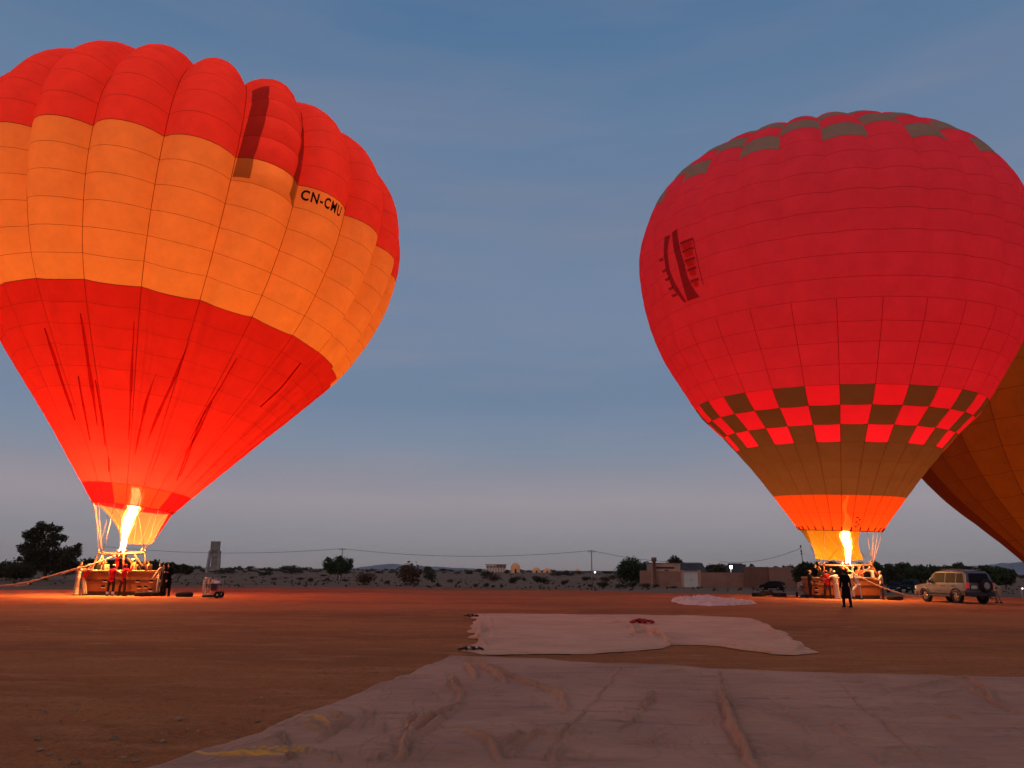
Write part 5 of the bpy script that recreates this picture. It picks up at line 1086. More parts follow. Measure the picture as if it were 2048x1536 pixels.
fixture(2045, 1177, 60., .05, 4, 'tiny white lamp low at the right picture edge')
# ------------------------------------------------------------------ vehicles
PAINT = mat('silver_mauve_paint', (.11, .112, .145), .5, .3, metal=.2, var=.12, vscale=2, coat=.4); BLKP = mat('black_paint', (.010, .009, .009), .6, .1); GLASS = mat('tinted_glass', (.012, .010, .010), .6, .08); PLAS = mat('black_plastic', (.03, .026, .025), .6, .3)
TYRE = mat('tyre_rubber', (.022, .018, .016), .85, .2, var=.3, vscale=8, bump=.3); ALLOY = mat('dusty_alloy', (.34, .27, .24), .5, .5, metal=.5); TAIL = mat('red_tail_lens', (.55, .02, .02), .25, .5, emit=(1, .1, .06), estr=.12); HEADL = mat('headlamp_lens', (.8, .78, .74), .15, .6); PLATE = mat('number_plate', (.8, .72, .5), .6, .3); CHROME = mat('chrome', (.7, .66, .62), .2, .5, metal=1.)
def wheel_part(parent, x, y, z, r, w, name='wheel', side=1, spokes=6):
    b = MB(); hw = w/2
    b.lathe([(r*.62, -hw*.9), (r*.86, -hw), (r*.97, -hw*.72), (r, -hw*.3), (r, hw*.3), (r*.97, hw*.72), (r*.86, hw), (r*.62, hw*.9)], (x, y, z), 'Y', 28, close=True); t = b.build(name, TYRE, parent, smooth_=True)
    b = MB(); ys = side*hw*.72
    b.lathe([(r*.64, ys), (r*.6, ys-side*.02), (r*.58, ys-side*.07), (0, ys-side*.08)], (x, y, z), 'Y', 24)
    for k in range(spokes):
        a = 2*math.pi*k/spokes; b.tube([(x+.05*math.cos(a), y+ys+side*.0, z+.05*math.sin(a)), (x+r*.6*math.cos(a), y+ys-side*.015, z+r*.6*math.sin(a))], [.045, .035], 5)
    b.lathe([(0, ys+side*.03), (.07, ys+side*.02), (.08, ys-side*.03)], (x, y, z), 'Y', 12); b.build('rim', ALLOY, t, smooth_=False)
    b = MB()
    for k in range(26):
        a = 2*math.pi*k/26; b.box((x+r*1.0*math.cos(a), y, z+r*1.0*math.sin(a)), (.02, w*.8, .05), ry=-a)
    b.build('tread', TYRE, t); return t
def loft(secs):
    V = []; F = []; n = len(secs[0][1])
    for x, hs_ in secs:
        for y, z in hs_: V.append((x, y, z))
        for y, z in hs_[::-1]: V.append((x, -y, z))
    m = 2*n
    for i in range(len(secs)-1):
        for k in range(m): F.append([i*m+k, i*m+(k+1) % m, (i+1)*m+(k+1) % m, (i+1)*m+k])
    F.append(list(range(m))[::-1]); F.append([(len(secs)-1)*m+k for k in range(m)]); return V, F
def cut_wheels(o, xs, r, zc, hw):
    for x in xs:
        b = MB(); b.lathe([(r, -hw-.3), (r, hw+.3)], (x, 0, zc), 'Y', 28); v = np.concatenate(b.v); F = b.f+[list(range(28))[::-1], [28+k for k in range(28)]]
        c = mesh('cutter', v, F, PLAS); bm = bmesh.new(); bm.from_mesh(c.data); bmesh.ops.recalc_face_normals(bm, faces=bm.faces); bm.to_mesh(c.data); bm.free()
        md = o.modifiers.new('b', 'BOOLEAN'); md.operation = 'DIFFERENCE'; md.object = c; md.solver = 'EXACT'
        bpy.context.view_layer.update(); dg = bpy.context.evaluated_depsgraph_get(); me = bpy.data.meshes.new_from_object(o.evaluated_get(dg)); o.modifiers.clear(); o.data = me; bpy.data.objects.remove(c)
def car(loc, rz, prof, width, paint, label, cat, group, suv=False, wb=2.7, wr=.36, front=.9):
    """prof: (x, sill, belt, top) stations from rear to front; top > belt is glass house"""
    root = empty('parked_car', loc, rz, label, cat, group); hw = width/2; secs = []
    for x, sill, belt, top, nar in prof:
        w0 = hw*nar; tw = w0*(1-.20*min(1, max(0, top-belt)/.65))
        secs.append((x, [(w0*.90, sill), (w0, sill+.14), (w0*1.0, (sill+belt)/2), (w0*.975, belt), (tw+(w0*.975-tw)*.10, belt+(top-belt)*.90), (tw*.90, top-.01*(top > belt+.2)), (tw*.5, top+.02), (0.001, top+.03)]))
    V, F = loft(secs); body = mesh('body', V, F, paint, root, smooth_=False); bm = bmesh.new(); bm.from_mesh(body.data); bmesh.ops.remove_doubles(bm, verts=bm.verts, dist=.003); bmesh.ops.recalc_face_normals(bm, faces=bm.faces); bm.to_mesh(body.data); bm.free()
    xr = prof[0][0]; ax_r = -wb/2; ax_f = wb/2
    cut_wheels(body, (ax_r, ax_f), wr*1.17, wr+.02, hw)
    def Yat(x, z, s=1):
        xs = [p[0] for p in prof]; belt = np.interp(x, xs, [p[2] for p in prof]); top = np.interp(x, xs, [p[3] for p in prof]); nar = np.interp(x, xs, [p[4] for p in prof]); w0 = hw*nar; tw = w0*(1-.20*min(1, max(0, top-belt)/.65)); y0 = w0*.975; y1 = tw+(y0-tw)*.10; t = np.clip((z-belt)/(max(.02, (top-belt)*.9)), 0, 1); return s*(y0+(y1-y0)*t+.006)
    return root, body, Yat, hw
def panel_quad(root, Yat, pts, s, m, name, off=0.0, th=.012):
    V = [(x, Yat(x, z, s)+s*off, z) for x, z in pts]+[(x, Yat(x, z, s)-s*th, z) for x, z in pts]; n = len(pts); F = [list(range(n)), list(range(n, 2*n))[::-1]]+[[i, (i+1) % n, n+(i+1) % n, n+i] for i in range(n)]
    o = mesh(name, V, F, m, root, False); bm = bmesh.new(); bm.from_mesh(o.data); bmesh.ops.recalc_face_normals(bm, faces=bm.faces); bm.to_mesh(o.data); bm.free(); return o
# the silver off-roader
ra = (gpt(1918, 1206.5)+gpt(1970, 1208))/2; az = math.radians(98); fwd = np.array([math.cos(az), math.sin(az), 0]); cpos = ra+fwd*1.35; cpos[2] = gzs(cpos[0], cpos[1])
P5 = [(-2.22, .52, 1.10, 1.12, .93), (-2.20, .45, 1.10, 1.40, .955), (-2.12, .42, 1.10, 1.72, .97), (-1.98, .42, 1.10, 1.82, .985), (-1.2, .42, 1.10, 1.86, 1.0), (0.0, .42, 1.09, 1.86, 1.0), (.45, .42, 1.08, 1.80, 1.0), (.62, .42, 1.08, 1.72, 1.0), (1.02, .42, 1.07, 1.25, 1.0), (1.15, .42, 1.06, 1.10, .99), (1.7, .42, 1.02, 1.05, .98), (2.1, .42, .95, .98, .95), (2.3, .46, .82, .86, .90), (2.36, .50, .72, .74, .86)]
suv, body, Yat, hw = car(cpos, az, P5, 1.82, PAINT, 'silver four-door off-roader with a spare wheel on its back door', 'car', 'parked vehicles')
for s in (-1, 1):
    for pts, nm in (([(-2.02, 1.16), (-1.42, 1.16), (-1.42, 1.70), (-1.90, 1.70)], 'side_window'), ([(-1.35, 1.16), (-.52, 1.16), (-.52, 1.72), (-1.35, 1.71)], 'side_window'), ([(-.45, 1.16), (.44, 1.15), (.44, 1.70), (-.45, 1.73)], 'side_window'), ([(.50, 1.15), (.90, 1.14), (.66, 1.58), (.50, 1.66)], 'quarter_window')):
        panel_quad(suv, Yat, pts, s, GLASS, nm, off=.004)
    panel_quad(suv, Yat, [(-2.06, 1.13), (.97, 1.12), (.68, 1.64), (.45, 1.72), (-1.93, 1.72)], s, PLAS, 'window_surround', off=-.002)
    for x in (-1.385, -.485, .90): 
        V_ = MB(); pp = [(x, z) for z in np.linspace(.5, 1.08, 4)]; V_.tube([(x, Yat(x, z, s)+s*.0, z) for x, z in pp], .008, 4); V_.build('door_gap', PLAS, suv)
    for x in (-1.15, -.22): b = MB(); b.box((x, Yat(x, .98, s)+s*.015, .98), (.20, .035, .05)); b.build('door_handle', PLAS, suv, bevel=.008)
    b = MB(); b.box((.72, s*(hw+.10), 1.20), (.12, .22, .18)); b.build('mirror', PAINT, suv, bevel=.03)
    for x in (-1.35, 1.35):
        b = MB(); t = np.linspace(-.15, math.pi+.15, 14); b.tube([(x+.46*math.cos(a), s*(hw+.005), .38+.46*math.sin(a)) for a in t], .045, 5); b.build('wheel_arch', PLAS if x < 0 else PAINT, suv, smooth_=True)
    b = MB(); b.box((0, s*(hw-.03), .40), (1.75, .10, .10)); b.build('sill_step', PLAS, suv, bevel=.02)
    b = MB(); b.tube([(-1.7, s*.62, 1.93), (.2, s*.62, 1.93)], .02, 5); b.build('roof_rail', PLAS, suv)
    b = MB(); b.box((-2.215, s*.755, 1.02), (.10, .20, .34)); tl = b.build('tail_lamp', TAIL, suv, bevel=.02)
    b = MB(); b.box((2.33, s*.62, .84), (.14, .38, .20)); b.build('headlight', HEADL, suv, bevel=.03)
    b = MB(); b.box((-1.95, s*(hw-.01), .60), (.50, .06, .28)); b.build('bumper_corner', PLAS, suv, bevel=.02)
    wheel_part(suv, -1.35, s*(hw-.12), .385, .385, .25, side=s); wheel_part(suv, 1.35, s*(hw-.12), .385, .385, .25, side=s)
b = MB(); b.add([(-2.235, -.66, 1.18), (-2.235, .66, 1.18), (-2.145, .56, 1.70), (-2.145, -.56, 1.70), (-2.20, -.66, 1.18), (-2.20, .66, 1.18), (-2.11, .56, 1.70), (-2.11, -.56, 1.70)], [[0, 1, 2, 3], [7, 6, 5, 4], [0, 4, 5, 1], [1, 5, 6, 2], [2, 6, 7, 3], [3, 7, 4, 0]]); b.build('rear_window', GLASS, suv).location = (-.035, 0, 0)
b = MB(); b.box((-2.25, 0, .55), (.20, 1.72, .24)); b.build('rear_bumper', PLAS, suv, bevel=.05); b = MB(); b.box((2.38, 0, .55), (.20, 1.66, .26)); b.build('front_bumper', PAINT, suv, bevel=.06)
b = MB(); b.box((-2.245, 0, .84), (.03, 1.60, .02)); b.build('tailgate_gap', PLAS, suv)
b = MB(); b.box((-2.262, .40, .90), (.03, .42, .26)); pl = b.build('plate_recess', PLAS, suv); b = MB(); b.box((-2.285, .40, .92), (.02, .34, .18)); pl2 = b.build('number_plate', PLATE, pl)
b = MB()
for k in range(5): b.box((-2.299, .28+.06*k, .95), (.006, .035, .05)); b.box((-2.299, .28+.06*k, .87), (.006, .035, .05))
b.build('plate_marks', PLAS, pl2)
b = MB(); b.lathe([(.12, 0), (.30, .01), (.375, .05), (.385, .14), (.36, .22), (.22, .25), (.20, .20), (.0, .19)], (0, 0, 0), 'X', 28); sw = b.build('spare_wheel', TYRE, suv, smooth_=True); sw.location = (-2.26, -.28, 1.02); sw.scale = (-1, 1, 1)
b = MB(); b.lathe([(.0, .215), (.14, .21), (.20, .20)], (0, 0, 0), 'X', 16); b.build('spare_hub', ALLOY, sw)
b = MB(); b.add([(.66, -.66, 1.66), (.66, .66, 1.66), (1.05, .74, 1.18), (1.05, -.74, 1.18)], [[0, 1, 2, 3]]); o = b.build('windscreen', GLASS, suv); o.location = (.03, 0, .04); suv.scale = (.955, .955, .955)
b = MB(); b.tube([(-2.2, -.6, .32), (-2.38, -.62, .31)], .03, 6); b.build('exhaust', PLAS, suv)
# dark cars
PH = [(-1.95, .40, .85, .88, .90), (-1.9, .34, .92, 1.15, .95), (-1.6, .32, .93, 1.36, .98), (-.9, .30, .92, 1.45, 1.0), (.1, .30, .90, 1.44, 1.0), (.45, .30, .90, 1.28, 1.0), (.95, .30, .88, .93, .99), (1.5, .30, .80, .84, .96), (1.9, .34, .66, .70, .90), (1.98, .38, .58, .60, .84)]
PS = [(-2.1, .50, 1.0, 1.05, .92), (-2.05, .42, 1.05, 1.55, .96), (-1.8, .40, 1.05, 1.72, .98), (0, .40, 1.04, 1.74, 1.0), (.5, .40, 1.03, 1.62, 1.0), (.95, .40, 1.02, 1.10, 1.0), (1.8, .40, .95, .99, .97), (2.15, .42, .80, .84, .92), (2.25, .46, .66, .68, .86)]
def dark_car(px, py, Yset, heading, prof, w, label, tall=1.0, lights=False):
    p = np.array(at(px, py, Yset)); p[2] = gzs(p[0], p[1]); wr = .31 if prof is PH else .36
    r, bd, Ya, hw = car(p, heading, prof, w, BLKP, label, 'car', 'parked vehicles', wb=2.5 if prof is PH else 2.6, wr=wr)
    xs = [q[0] for q in prof]; bt = lambda x: np.interp(x, xs, [q[2] for q in prof]); tp = lambda x: np.interp(x, xs, [q[3] for q in prof])
    for s in (-1, 1):
        for a_, c_2 in ((-1.55, -.75), (-.68, .30)): panel_quad(r, Ya, [(a_, bt(a_)+.05), (c_2, bt(c_2)+.05), (c_2, min(tp(c_2), tp(a_))-.11), (a_, tp(a_)-.11)], s, GLASS, 'side_window')
        for x in (-1.25, 1.25): wheel_part(r, x, s*(hw-.10), wr, wr, .2, side=s, spokes=5)
        b = MB(); b.box((prof[-1][0]-.06, s*hw*.68, prof[-1][2]+.02), (.12, .34, .13)); b.build('headlight', HEADL, r, bevel=.02)
        b = MB(); b.box((prof[0][0]+.0, s*hw*.76, bt(-1.9)-.08), (.06, .22, .16)); b.build('tail_lamp', TAIL, r, bevel=.02)
        b = MB(); b.box((.55, s*(hw+.08), bt(.5)+.1), (.1, .18, .12)); b.build('mirror', BLKP, r, bevel=.02)
    b = MB(); b.box((prof[-1][0]+.03, 0, .42), (.03, .50, .11)); b.build('number_plate', PLATE, r); b = MB(); b.box((prof[0][0]-.03, 0, .62), (.03, .48, .11)); b.build('number_plate', PLATE, r)
    x1 = .98 if prof is PH else 1.0; x0 = .36 if prof is PH else .48
    b = MB(); b.add([(x0, -hw*.68, tp(x0)-.03), (x0, hw*.68, tp(x0)-.03), (x1-.06, hw*.82, bt(x1)+.1), (x1-.06, -hw*.82, bt(x1)+.1)], [[0, 1, 2, 3]]); o = b.build('windscreen', GLASS, r); o.location = (.035, 0, .035)
    b = MB(); xa = prof[1][0]; b.add([(xa-.05, -hw*.74, bt(xa)+.03), (xa-.05, hw*.74, bt(xa)+.03), (prof[2][0]-.02, hw*.66, tp(prof[2][0])-.06), (prof[2][0]-.02, -hw*.66, tp(prof[2][0])-.06)], [[0, 1, 2, 3]]); o = b.build('rear_window', GLASS, r); o.location = (-.03, 0, .02)
    return r
dark_car(1544, 1172, 129., math.radians(142), PH, 1.68, 'small black hatchback parked before the high adobe wall')
dark_car(1788, 1176, 112., math.radians(240), PH, 1.68, 'low black car parked left of the dark van-like car'); dark_car(1819, 1176, 110., math.radians(225), PS, 1.85, 'tall black car parked just behind the nose of the silver off-roader')

# ------------------------------------------------------------------ tyres, inflation fans, tether ropes
def tyre(px, py, label, grp, tilt=0., rz=0.):
    p = gpt(px, py+0); p = p+np.array([0, .42, 0]); p[2] = gzs(p[0], p[1])
    R_, h = .45, .25; b = MB(); b.lathe([(R_*.55, .03), (R_*.62, .0), (R_*.9, .0), (R_, .06), (R_, h-.06), (R_*.9, h), (R_*.62, h), (R_*.55, h-.03), (R_*.55, .03)], (0, 0, 0), 'Z', 30); root = empty('tyre', p, rz, label, 'tyre', grp); t = b.build('casing', TYRE, root, smooth_=False, bevel=0)
    b = MB()
    for k in range(36): a = 2*math.pi*k/36; b.box((R_*math.cos(a), R_*math.sin(a), h/2), (.025, .04, h*.62), rz=a)
    b.build('tread', TYRE, root); root.rotation_euler = (tilt, 0, rz); return root
GT = 'tyres lying flat on the field'
tyre(279, 1193.5, 'black tyre lying flat in front of the left basket, its left half free', GT, 0, .1); tyre(307, 1192.5, 'black tyre lying flat in front of the left basket, below the dark-coated people', GT, 0, .5); tyre(362, 1194.5, 'black tyre lying alone between the dark-coated people and the left fan', GT)
tyre(1522, 1193.8, 'black tyre lying farthest left of the right basket', GT); tyre(1538, 1191.8, 'black tyre lying second to the left of the right basket', GT, 0, .3); tyre(1563, 1194.2, 'black tyre lying nearest the fan beside the right basket', GT); tyre(1797, 1200.5, 'black tyre lying between the right basket and the silver off-roader', GT)
ENG_B = mat('engine_black', (.02, .018, .018), .5, .4); ENG_R = mat('engine_red', (.35, .03, .02), .5, .4); TANK = mat('white_fuel_tank', (.8, .75, .7), .4, .4); FAN_F = mat('fan_frame_metal', (.5, .42, .36), .45, .5, metal=.5)
def fan(p, rz, label, R_=.44):
    r = empty('inflation_fan', p, rz, label, 'inflation fan', 'inflation fans'); zc = .62
    b = MB()
    for x in (-.12, .14):
        b.tube([(x, R_*math.cos(a), zc+R_*math.sin(a)) for a in np.linspace(0, 2*math.pi, 32, endpoint=False)], .016, 6, closed=True)
    for k in range(20):
        a = 2*math.pi*k/20; b.tube([(-.12, R_*math.cos(a), zc+R_*math.sin(a)), (.14, R_*math.cos(a), zc+R_*math.sin(a))], .006, 4); b.tube([(-.12, R_*math.cos(a), zc+R_*math.sin(a)), (-.17, .06*math.cos(a), zc+.06*math.sin(a))], .005, 4)
    for q in (.35, .6, .82): b.tube([(-.17+.05*q, R_*q*math.cos(a), zc+R_*q*math.sin(a)) for a in np.linspace(0, 2*math.pi, 28, endpoint=False)], .005, 4, closed=True)
    b.build('cage', FAN_F, r, smooth_=True)
    for k in range(3):
        a = 2*math.pi*k/3+.4; b = MB(); b.box((0, .20*math.cos(a), zc+.20*math.sin(a)), (.03, .36, .09), rx=a); b.build('fan_blade', ENG_B, r)
    b = MB(); b.lathe([(0, -.08), (.07, -.06), (.07, .1), (0, .12)], (0, 0, zc), 'X', 12); b.build('hub', ENG_B, r, smooth_=True)
    b = MB(); b.box((.38, 0, .60), (.30, .32, .34)); e = b.build('engine', ENG_B, r, bevel=.03); b = MB(); b.box((.40, 0, .44), (.34, .30, .14)); b.build('engine_base', ENG_R, e, bevel=.02); b = MB(); b.box((.48, 0, .82), (.28, .36, .16)); b.build('fuel_tank', TANK, e, bevel=.05); b = MB(); b.tube([(.2, .1, .75), (.25, .12, .95), (.45, .12, .96)], .04, 8); b.build('exhaust', FAN_F, e, smooth_=True)
    b = MB()
    for y in (-.34, .34):
        b.tube([(-.2, y, .16), (.72, y, .20), (.74, y, .95)], .018, 6); b.tube([(-.1, y, .17), (-.02, y, .95)], .016, 6); b.tube([(-.02, y, .78), (.74, y, .80)], .014, 6)
    b.tube([(.74, -.34, .95), (.74, .34, .95)], .018, 6); b.tube([(.72, -.34, .20), (.72, .34, .20)], .018, 6); b.build('frame', FAN_F, r, smooth_=True)
    b = MB(); b.box((.25, 0, .12), (.80, .50, .16)); b.build('skid', ENG_B, r, bevel=.03)
    for y in (-.42, .42):
        b = MB(); b.lathe([(.05, -.05), (.15, -.055), (.18, -.03), (.18, .03), (.15, .055), (.05, .05)], (.66, y, .18), 'Y', 18, close=True); w_ = b.build('wheel', TYRE, r, smooth_=True); b = MB(); b.lathe([(0, -.03), (.09, -.03), (.09, .03), (0, .03)], (.66, y, .18), 'Y', 12); b.build('wheel_hub', FAN_F, w_)
    return r
p = gpt(412, 1196); fan(p, math.radians(8), 'petrol inflation fan on two wheels, standing alone right of the left basket')
p = gpt(1615, 1196); p[1] += .2; fan(p+np.array([0, .1, 0]), math.radians(80), 'petrol inflation fan beside the left end of the right basket')
def rope(pts, r, label, sag=0.): b = MB(); b.tube(pts, r, 6); o = b.build('tether_rope', ROPE, None, smooth_=True); return tag(o, label, 'rope', 'tether ropes')
q = [np.array(at(240, 1107.5, 46.2)), np.array(at(205, 1121, 45.3)), np.array(at(180, 1130, 44.6)), np.array(at(150, 1138, 44.2)), np.array(at(110, 1149, 43.8)), np.array(at(70, 1161, 43.5)), np.array(at(30, 1169, 43.2)), np.array(at(-20, 1174, 43.)), np.array(at(-90, 1180, 42.6)), np.array(at(-200, 1187, 42.))]
rope(q, .045, 'thick pale rope running from the left burner frame off to the left edge')
rope([np.array(at(204, 1110, 45.6)), np.array(at(200, 1121, 45.3)), np.array(at(188, 1127, 44.9)), np.array(at(170, 1134, 44.6)), np.array(at(120, 1148.5, 43.8))], .032, 'second pale rope hanging from the left corner of the left burner frame')
rope([np.array(at(68, 1161.5, 43.5)), np.array(at(52, 1170, 43.45)), np.array(at(36, 1172, 43.4)), np.array(at(20, 1169, 43.3)), np.array(at(-20, 1173, 43.1))], .022, 'thin slack rope loop under the thick rope at the left edge')
rope([np.array(at(1688, 1132, 50.3)), np.array(at(1702, 1143, 49.7)), np.array(at(1716, 1152, 49.2)), np.array(at(1740, 1164, 48.6)), np.array(at(1765, 1175, 48)), np.array(at(1790, 1184, 47.2)), np.array(at(1815, 1190.5, 46.5)), np.array(at(1838, 1192.5, 46.)), np.array(at(1850, 1191, 45.8))], .038, 'pale rope falling from the right burner frame to the silver off-roader')
rope([np.array(at(1708, 1132, 50.3)), np.array(at(1704, 1142, 50.1)), np.array(at(1713, 1150, 49.6))], .03, 'short pale rope dangling from the middle of the right burner frame')
rope([np.array(at(1744, 1133, 50.3)), np.array(at(1724, 1147, 50.0))], .03, 'short pale rope slanting down from the right corner of the right burner frame')
# ------------------------------------------------------------------ people
def remeshed(name, mb, vox, m, parent, dec=None, it=2):
    o = mb.build(name, m, parent); md = o.modifiers.new('r', 'REMESH'); md.mode = 'VOXEL'; md.voxel_size = vox; md.use_smooth_shade = True
    s = o.modifiers.new('s', 'SMOOTH'); s.factor = .5; s.iterations = it
    if dec: d = o.modifiers.new('d', 'DECIMATE'); d.ratio = dec
    dg = bpy.context.evaluated_depsgraph_get(); me = bpy.data.meshes.new_from_object(o.evaluated_get(dg)); o.modifiers.clear(); old = o.data; o.data = me; me.name = name; bpy.data.meshes.remove(old)
    me.polygons.foreach_set('use_smooth', np.ones(len(me.polygons), bool)); return o
SKIN = mat('skin', (.36, .19, .12), .6, .3); SKIN2 = mat('tanned_skin', (.26, .13, .08), .6, .3); EYE = mat('eye', (.02, .015, .012), .3, .5); HAIR = mat('black_hair', (.015, .011, .01), .7, .3); LIPM = mat('lips', (.3, .1, .08), .6, .2)
_cm = {}
def cmat(c):
    if c not in _cm: _cm[c] = mat('clothing_cloth', c, .9, .1, var=.18, vscale=4, bump=.4, bscale=14)
    return _cm[c]
PALE = (.50, .36, .22); WHITE = (.50, .42, .34); REDC = (.55, .012, .015); DARK = (.022, .018, .018); BLACK = (.006, .005, .006); KHAKI = (.36, .24, .14); GREY = (.30, .26, .26); YEL = (.50, .28, .09); BROWN = (.16, .08, .045)
def U(v): v = np.array(v, float); return v/np.linalg.norm(v)
def person(x, y, z, az, label, pose=None, shirt=PALE, trousers=DARK, hat=None, robe=False, vest=None, skin=SKIN, h=1.72, legs=True, group='people around the balloons', hood=False, hair=True, coat=False, band=False, sleeve=None):
    """az: heading, degrees clockwise from straight away; local axes x right, y ahead, z up"""
    P = dict(torso=(0, 0, 1), head=(0, .12, 1), lul=(-.10, .05, -1), lll=(-.02, .10, -1), rul=(.10, .05, -1), rll=(.02, .10, -1), lt=(-.06, .04, -1), ls=(-.02, -.02, -1), rt=(.06, -.02, -1), rs=(.02, -.04, -1)); P.update(pose or {})
    k = h/1.72; r = empty('person', (x, y, z), math.radians(-az), label, 'person', group); r.scale = (k, k, k)
    pel = np.zeros(3); lh = pel+[-.095, 0, -.02]; rh = pel+[.095, 0, -.02]
    lk = lh+U(P['lt'])*.43; la = lk+U(P['ls'])*.42; rk = rh+U(P['rt'])*.43; ra_ = rk+U(P['rs'])*.42
    base = min(la[2], ra_[2])-.07; T = U(P['torso']); side = np.array([1., 0, 0]); side -= T*(side@T); side = U(side); fr = np.cross(T, side)
    ch = T*.30; sh = T*.49; nk = T*.55; ls_ = sh-side*.185; rs_ = sh+side*.185
    if 'yaw' in P: pass
    le = ls_+U(P['lul'])*.28; lw = le+U(P['lll'])*.25; re = rs_+U(P['rul'])*.28; rw_ = re+U(P['rll'])*.25
    Hd = U(P['head']); hc = nk+Hd*.15+fr*.015; off = -np.array([0, 0, base])
    def o_(v): return np.array(v)+off
    b = MB()
    def torso(b, g=0., low=0.):
        for c, rx_, ry_ in ((T*(-.02-low), .150+.35*low, .105+.30*low), (T*(-.02), .152, .108), (T*.12, .135, .098), (T*.24, .148, .105), (T*.36, .165, .112), (T*.44, .150, .10)):
            Rm = np.stack([side*(1), fr, T], 1); b.ell(o_(c), (rx_+g, ry_+g, .10+g*.5), 12, 8, Rm)
        b.cap(o_(sh-side*.10), o_(sh+side*.10), .075+g, .075+g)
        b.cap(o_(ls_+side*.02), o_(rs_-side*.02), .062+g, .062+g)
    torso(b); b.cap(o_(sh), o_(hc), .058, .052)
    Rh = np.stack([side, np.cross(Hd, side), Hd], 1); f2 = np.cross(Hd, side); b.ell(o_(hc+Hd*.02), (.076, .094, .105), 14, 10, Rh); b.ell(o_(hc-Hd*.055+f2*.03), (.055, .06, .06), 10, 8, Rh)
    b.cap(o_(hc+f2*.090+Hd*.02), o_(hc+f2*.112-Hd*.018), .010, .016); b.ell(o_(hc+f2*.083-Hd*.052), (.026, .014, .010), 8, 6, Rh); b.ell(o_(hc+f2*.072-Hd*.092), (.026, .022, .02), 8, 6, Rh)
    for s in (-1, 1): b.ell(o_(hc+side*s*.078), (.014, .024, .034), 8, 6, Rh); b.ell(o_(hc+f2*.080+side*s*.03+Hd*.035), (.022, .012, .008), 8, 5, Rh)
    for s, S_, E_, W_ in ((-1, ls_, le, lw), (1, rs_, re, rw_)):
        b.cap(o_(S_), o_(E_), .052, .040); b.cap(o_(E_), o_(W_), .040, .026)
        d = U(W_-E_); ax_ = U(np.cross(d, fr)+1e-6); pl_ = np.cross(ax_, d); pc = W_+d*.045; b.cap(o_(W_), o_(W_+d*.075), .026, .034)
        for q, (Lf, sp_) in enumerate(((.062, -.028), (.072, -.010), (.067, .009), (.052, .027))):
            k0 = W_+d*.085+ax_*sp_; k1 = k0+d*Lf*.55+pl_*.006; k2 = k1+U(d+pl_*.55*(1 if s > 0 else -1))*Lf*.5; b.cap(o_(k0-d*.02), o_(k1), .0115, .011, 6); b.cap(o_(k1), o_(k2), .011, .009, 6)
        t0 = W_+d*.03-ax_*.02*1; t1 = t0+U(d-ax_*1.0)*.05; b.cap(o_(t0), o_(t1), .014, .012, 6); b.cap(o_(t1), o_(t1+d*.028), .012, .010, 6)
    for Hh_, K_, A_2 in ((lh, lk, la), (rh, rk, ra_)):
        b.cap(o_(Hh_), o_(K_), .082, .056); b.cap(o_(K_), o_(A_2), .056, .038); b.cap(o_(A_2+np.array([0, -.03, -.03])), o_(A_2+np.array([0, .14, -.045])), .036, .030)
    body = remeshed('body', b, .016, skin, r, .3, 1)
    for s in (-1, 1): b = MB(); b.ell(o_(hc+f2*.089+side*s*.03+Hd*.018), (.011, .006, .007), 8, 6, Rh); b.build('eye', EYE, r, smooth_=True)
    b = MB(); b.ell(o_(hc+f2*.094-Hd*.053), (.02, .006, .005), 8, 5, Rh); b.build('mouth', LIPM, r, smooth_=True)
    # clothes
    b = MB(); torso(b, .018, .025)
    for S_, E_, W_ in ((ls_, le, lw), (rs_, re, rw_)): b.cap(o_(S_), o_(E_), .068, .058); b.cap(o_(E_), o_(W_-U(W_-E_)*.03), .058, .048)
    if robe or coat:
        lo_ = (la+ra_)/2 if robe else (lk+rk)/2+np.array([0, 0, .04]); 
        n = 6; w_lo = max(.16, abs(la[0]-ra_[0])/2+.13) if robe else .2
        for i in range(n+1):
            t = i/n; c = (T*-.02)*(1-t)+lo_*t; b.ell(o_(c), (.155+(w_lo-.155)*t, .125+(.15-.125)*t, .12), 12, 6)
    sm = cmat(shirt); remeshed('robe' if robe else ('coat' if coat else 'shirt'), b, .026, sm if not (vest and False) else sm, r, .5)
    if vest:
        b = MB(); torso(b, .032, .05); remeshed('vest', b, .026, cmat(vest), r, .5)
    if not robe:
        b = MB(); b.ell(o_(pel-np.array([0, 0, .03])), (.160, .120, .12), 12, 8)
        for Hh_, K_, A_2 in ((lh, lk, la), (rh, rk, ra_)): b.cap(o_(Hh_), o_(K_), .100, .078); b.cap(o_(K_), o_(A_2+(A_2-K_)*(-.04)), .078, .064)
        remeshed('trousers', b, .024, cmat(trousers), r, .5)
        if band:
            for K_, A_2 in ((lk, la), (rk, ra_)): b = MB(); c = K_+(A_2-K_)*.72; b.cap(o_(c), o_(c+(A_2-K_)*.08), .082, .080, 12); b.build('reflective_band', mat('reflective_grey', (.8, .75, .7), .4, .5), r)
    for A_2 in (la, ra_):
        b = MB(); b.cap(o_(A_2+np.array([0, -.035, -.03])), o_(A_2+np.array([0, .15, -.04])), .046, .040, 10); b.box(tuple(o_(A_2+np.array([0, .06, -.062]))), (.09, .27, .02)); b.build('shoe', cmat(DARK if trousers != DARK else KHAKI) if not robe else cmat(BROWN), r, bevel=.004)
    b = MB()
